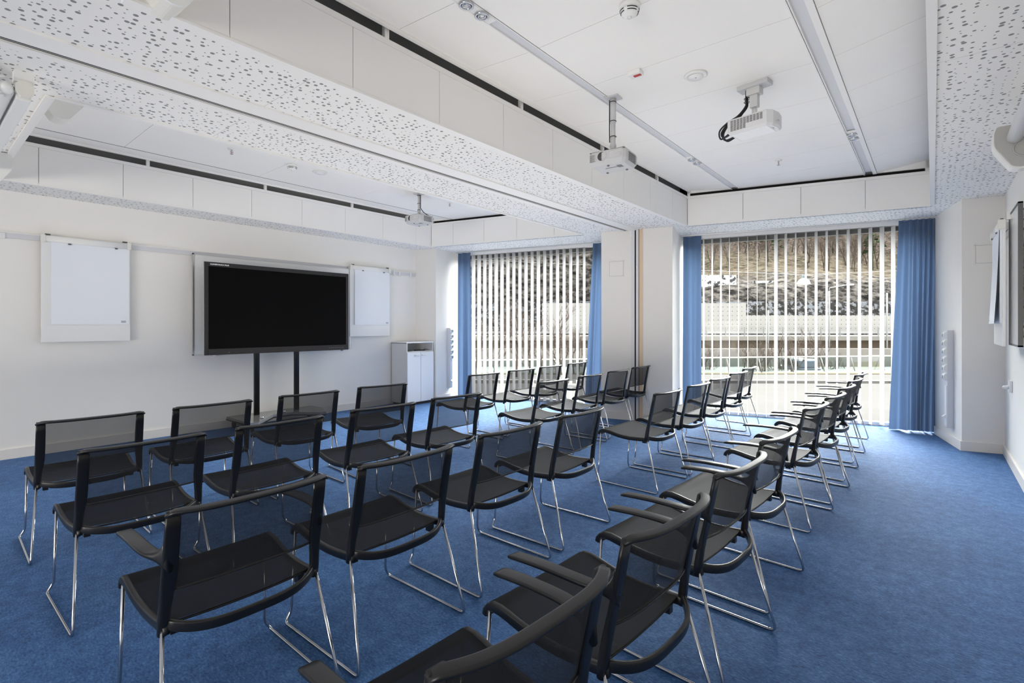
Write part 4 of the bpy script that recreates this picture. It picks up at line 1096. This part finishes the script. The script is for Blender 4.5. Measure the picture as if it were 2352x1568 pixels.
# street lamps
def street_lamp(label, a, dp, zt, arm):
    base = W(a, dp, -5); r = thing('street_lamp', label, 'street lamp', base)
    iv = Matrix.Translation(-base) @ OM
    MB().tube([iv @ Vector((a, dp, -5)), iv @ Vector((a, dp, zt))], .09, 8).obj('lamp_post', 'railmetal', r)
    if arm: 
        MB().tube(fillet([iv @ Vector((a, dp, zt-.02)), iv @ Vector((a, dp, zt+.35)), iv @ Vector((a+arm, dp, zt+.75))], .4), .06, 6).obj('lamp_arm', 'railmetal', r)
        MB().box(a+arm-.1, a+arm+.7, dp-.15, dp+.15, zt+.68, zt+.86, iv, bev=.05).obj('lamp_head', 'lampwhite', r)
street_lamp('tall street lamp with a bent arm behind the blind', 39.2, 63, 5.6, 2.3)
street_lamp('straight grey lamp post standing by the noise wall', 31.4, 62.5, 3.2, 0)
street_lamp('pale post beside the wide blue curtain outside the window', 45.6, 62.0, 5.3, 0)
ld = thing('hanging_street_lamp', 'white dome street lamp hanging in front of the hillside', 'street lamp', W(14.3, 25, 3.35))
MB().lathe([(.30, 0), (.295, .06), (.25, .17), (.15, .26), (.06, .30), (0, .30)], (0, 0, 0), (0, 0, 1), 24).obj('hood', 'lampwhite', ld)
MB().lathe([(.065, .29), (.065, .46), (0, .46)], (0, 0, 0), (0, 0, 1), 12).obj('neck', 'lampstub', ld)
b = MB(); iv = Matrix.Translation(-W(14.3, 25, 3.35)) @ OM
b.tube([iv @ Vector((14.3-30, 25, 5.2)), iv @ Vector((14.3, 25, 3.81)), iv @ Vector((14.3+30, 25, 5.2))], .008, 5); b.obj('span_wire', 'railmetal', ld)
van = thing('van', 'small blue grey van parked below the bridge', 'van', W(27.2, 48.5, gz(48.5)-1.0), TH)
MB().box(-.9, .9, -2.2, 2.2, .35, 1.25, bev=.1).obj('body', 'vanblue', van)
MB().box(-.82, .82, -1.8, 1.5, 1.25, 1.95, bev=.12).obj('cabin', 'vanblue', van)
MB().box(-.84, .84, -1.5, 1.2, 1.38, 1.78).obj('windows', 'lens', van)
MB().box(-.7, .7, -1.6, 1.3, 1.95, 2.03).obj('roof', 'lampwhite', van)
for x in (-.8, .8):
    for y in (-1.4, 1.4): MB().lathe([(0, -.1), (.34, -.1), (.36, 0), (.34, .1), (0, .1)], (x, y, .36), (1, 0, 0), 16).obj('wheel', 'rubber', van)

# ------------------------------------------------------------------ light: a bright overcast sky behind the hill, added fill lights in the room
LOBE, BASE = 24., .85
wd = bpy.data.worlds.new('overcast sky'); SC.world = wd; wd.use_nodes = True
t = wd.node_tree; bg = t.nodes['Background']
def wn(typ, op=None, a=None, b=None):
    x = t.nodes.new(typ)
    if op: x.operation = op
    for k, v in enumerate((a, b)):
        if v is None: continue
        if hasattr(v, 'node'): t.links.new(v, x.inputs[k])
        else: x.inputs[k].default_value = v
    return x
tc = wn('ShaderNodeTexCoord'); EL = R(25)
lobe = (-math.sin(PHI)*math.cos(EL), math.cos(PHI)*math.cos(EL), math.sin(EL))
dt = wn('ShaderNodeVectorMath', 'DOT_PRODUCT', tc.outputs['Generated'], lobe)
mx_ = wn('ShaderNodeMath', 'MAXIMUM', dt.outputs['Value'], 0.); pw = wn('ShaderNodeMath', 'POWER', mx_.outputs[0], 5.5)
ml = wn('ShaderNodeMath', 'MULTIPLY', pw.outputs[0], LOBE); ad = wn('ShaderNodeMath', 'ADD', ml.outputs[0], BASE)
t.links.new(ad.outputs[0], bg.inputs['Strength']); bg.inputs['Color'].default_value = (1, .975, .94, 1)
def area(name, loc, rot, sx, sy, power, col=(1, 1, 1), portal=False):
    l = bpy.data.lights.new(name, 'AREA'); l.shape = 'RECTANGLE'; l.size = sx; l.size_y = sy; l.energy = power; l.color = col
    if portal: l.cycles.is_portal = True
    o = bpy.data.objects.new(name, l); COL.objects.link(o); o.location = loc; o.rotation_euler = rot; return o
for nm, xa, xb in (('window_portal', -6.9, -4.0), ('window_portal', -2.95, .0)):
    area(nm, FP((xa+xb)/2, 8.62, 1.32), (-PI/2, 0, PHI), (xb-xa)/CP, 2.6, 1, portal=True)
# added fill lights without a real source: behind the viewer, and above the chairs
area('back_fill', (-1.6, YB+.5, .9), (PI/2+R(36), 0, R(26)), 4.5, 1.5, 130, (1, .945, .86))
area('upward_fill', (-3.2, 3.1, .84), (PI, 0, 0), 6.3, 5.6, 33, (1, .955, .89))
# ------------------------------------------------------------------ camera
cam = bpy.data.cameras.new('camera'); co = bpy.data.objects.new('camera', cam); COL.objects.link(co)
co.location = (0, 0, H); co.rotation_euler = (PI/2, 0, TH)
cam.sensor_width = 36; cam.lens = 36*1171/2352; cam.shift_y = -(784-747)/2352; cam.clip_start = .05; cam.clip_end = 400
SC.camera = co
vs = SC.view_settings; vs.view_transform = 'Standard'; vs.look = 'None'; vs.gamma = 1; vs.use_curve_mapping = False; vs.exposure = 1.5
cy = SC.cycles
cy.max_bounces = 10; cy.diffuse_bounces = 6; cy.glossy_bounces = 4; cy.transmission_bounces = 4; cy.transparent_max_bounces = 24
cy.caustics_reflective = False; cy.caustics_refractive = False; cy.sample_clamp_indirect = 6
cy.use_denoising = True
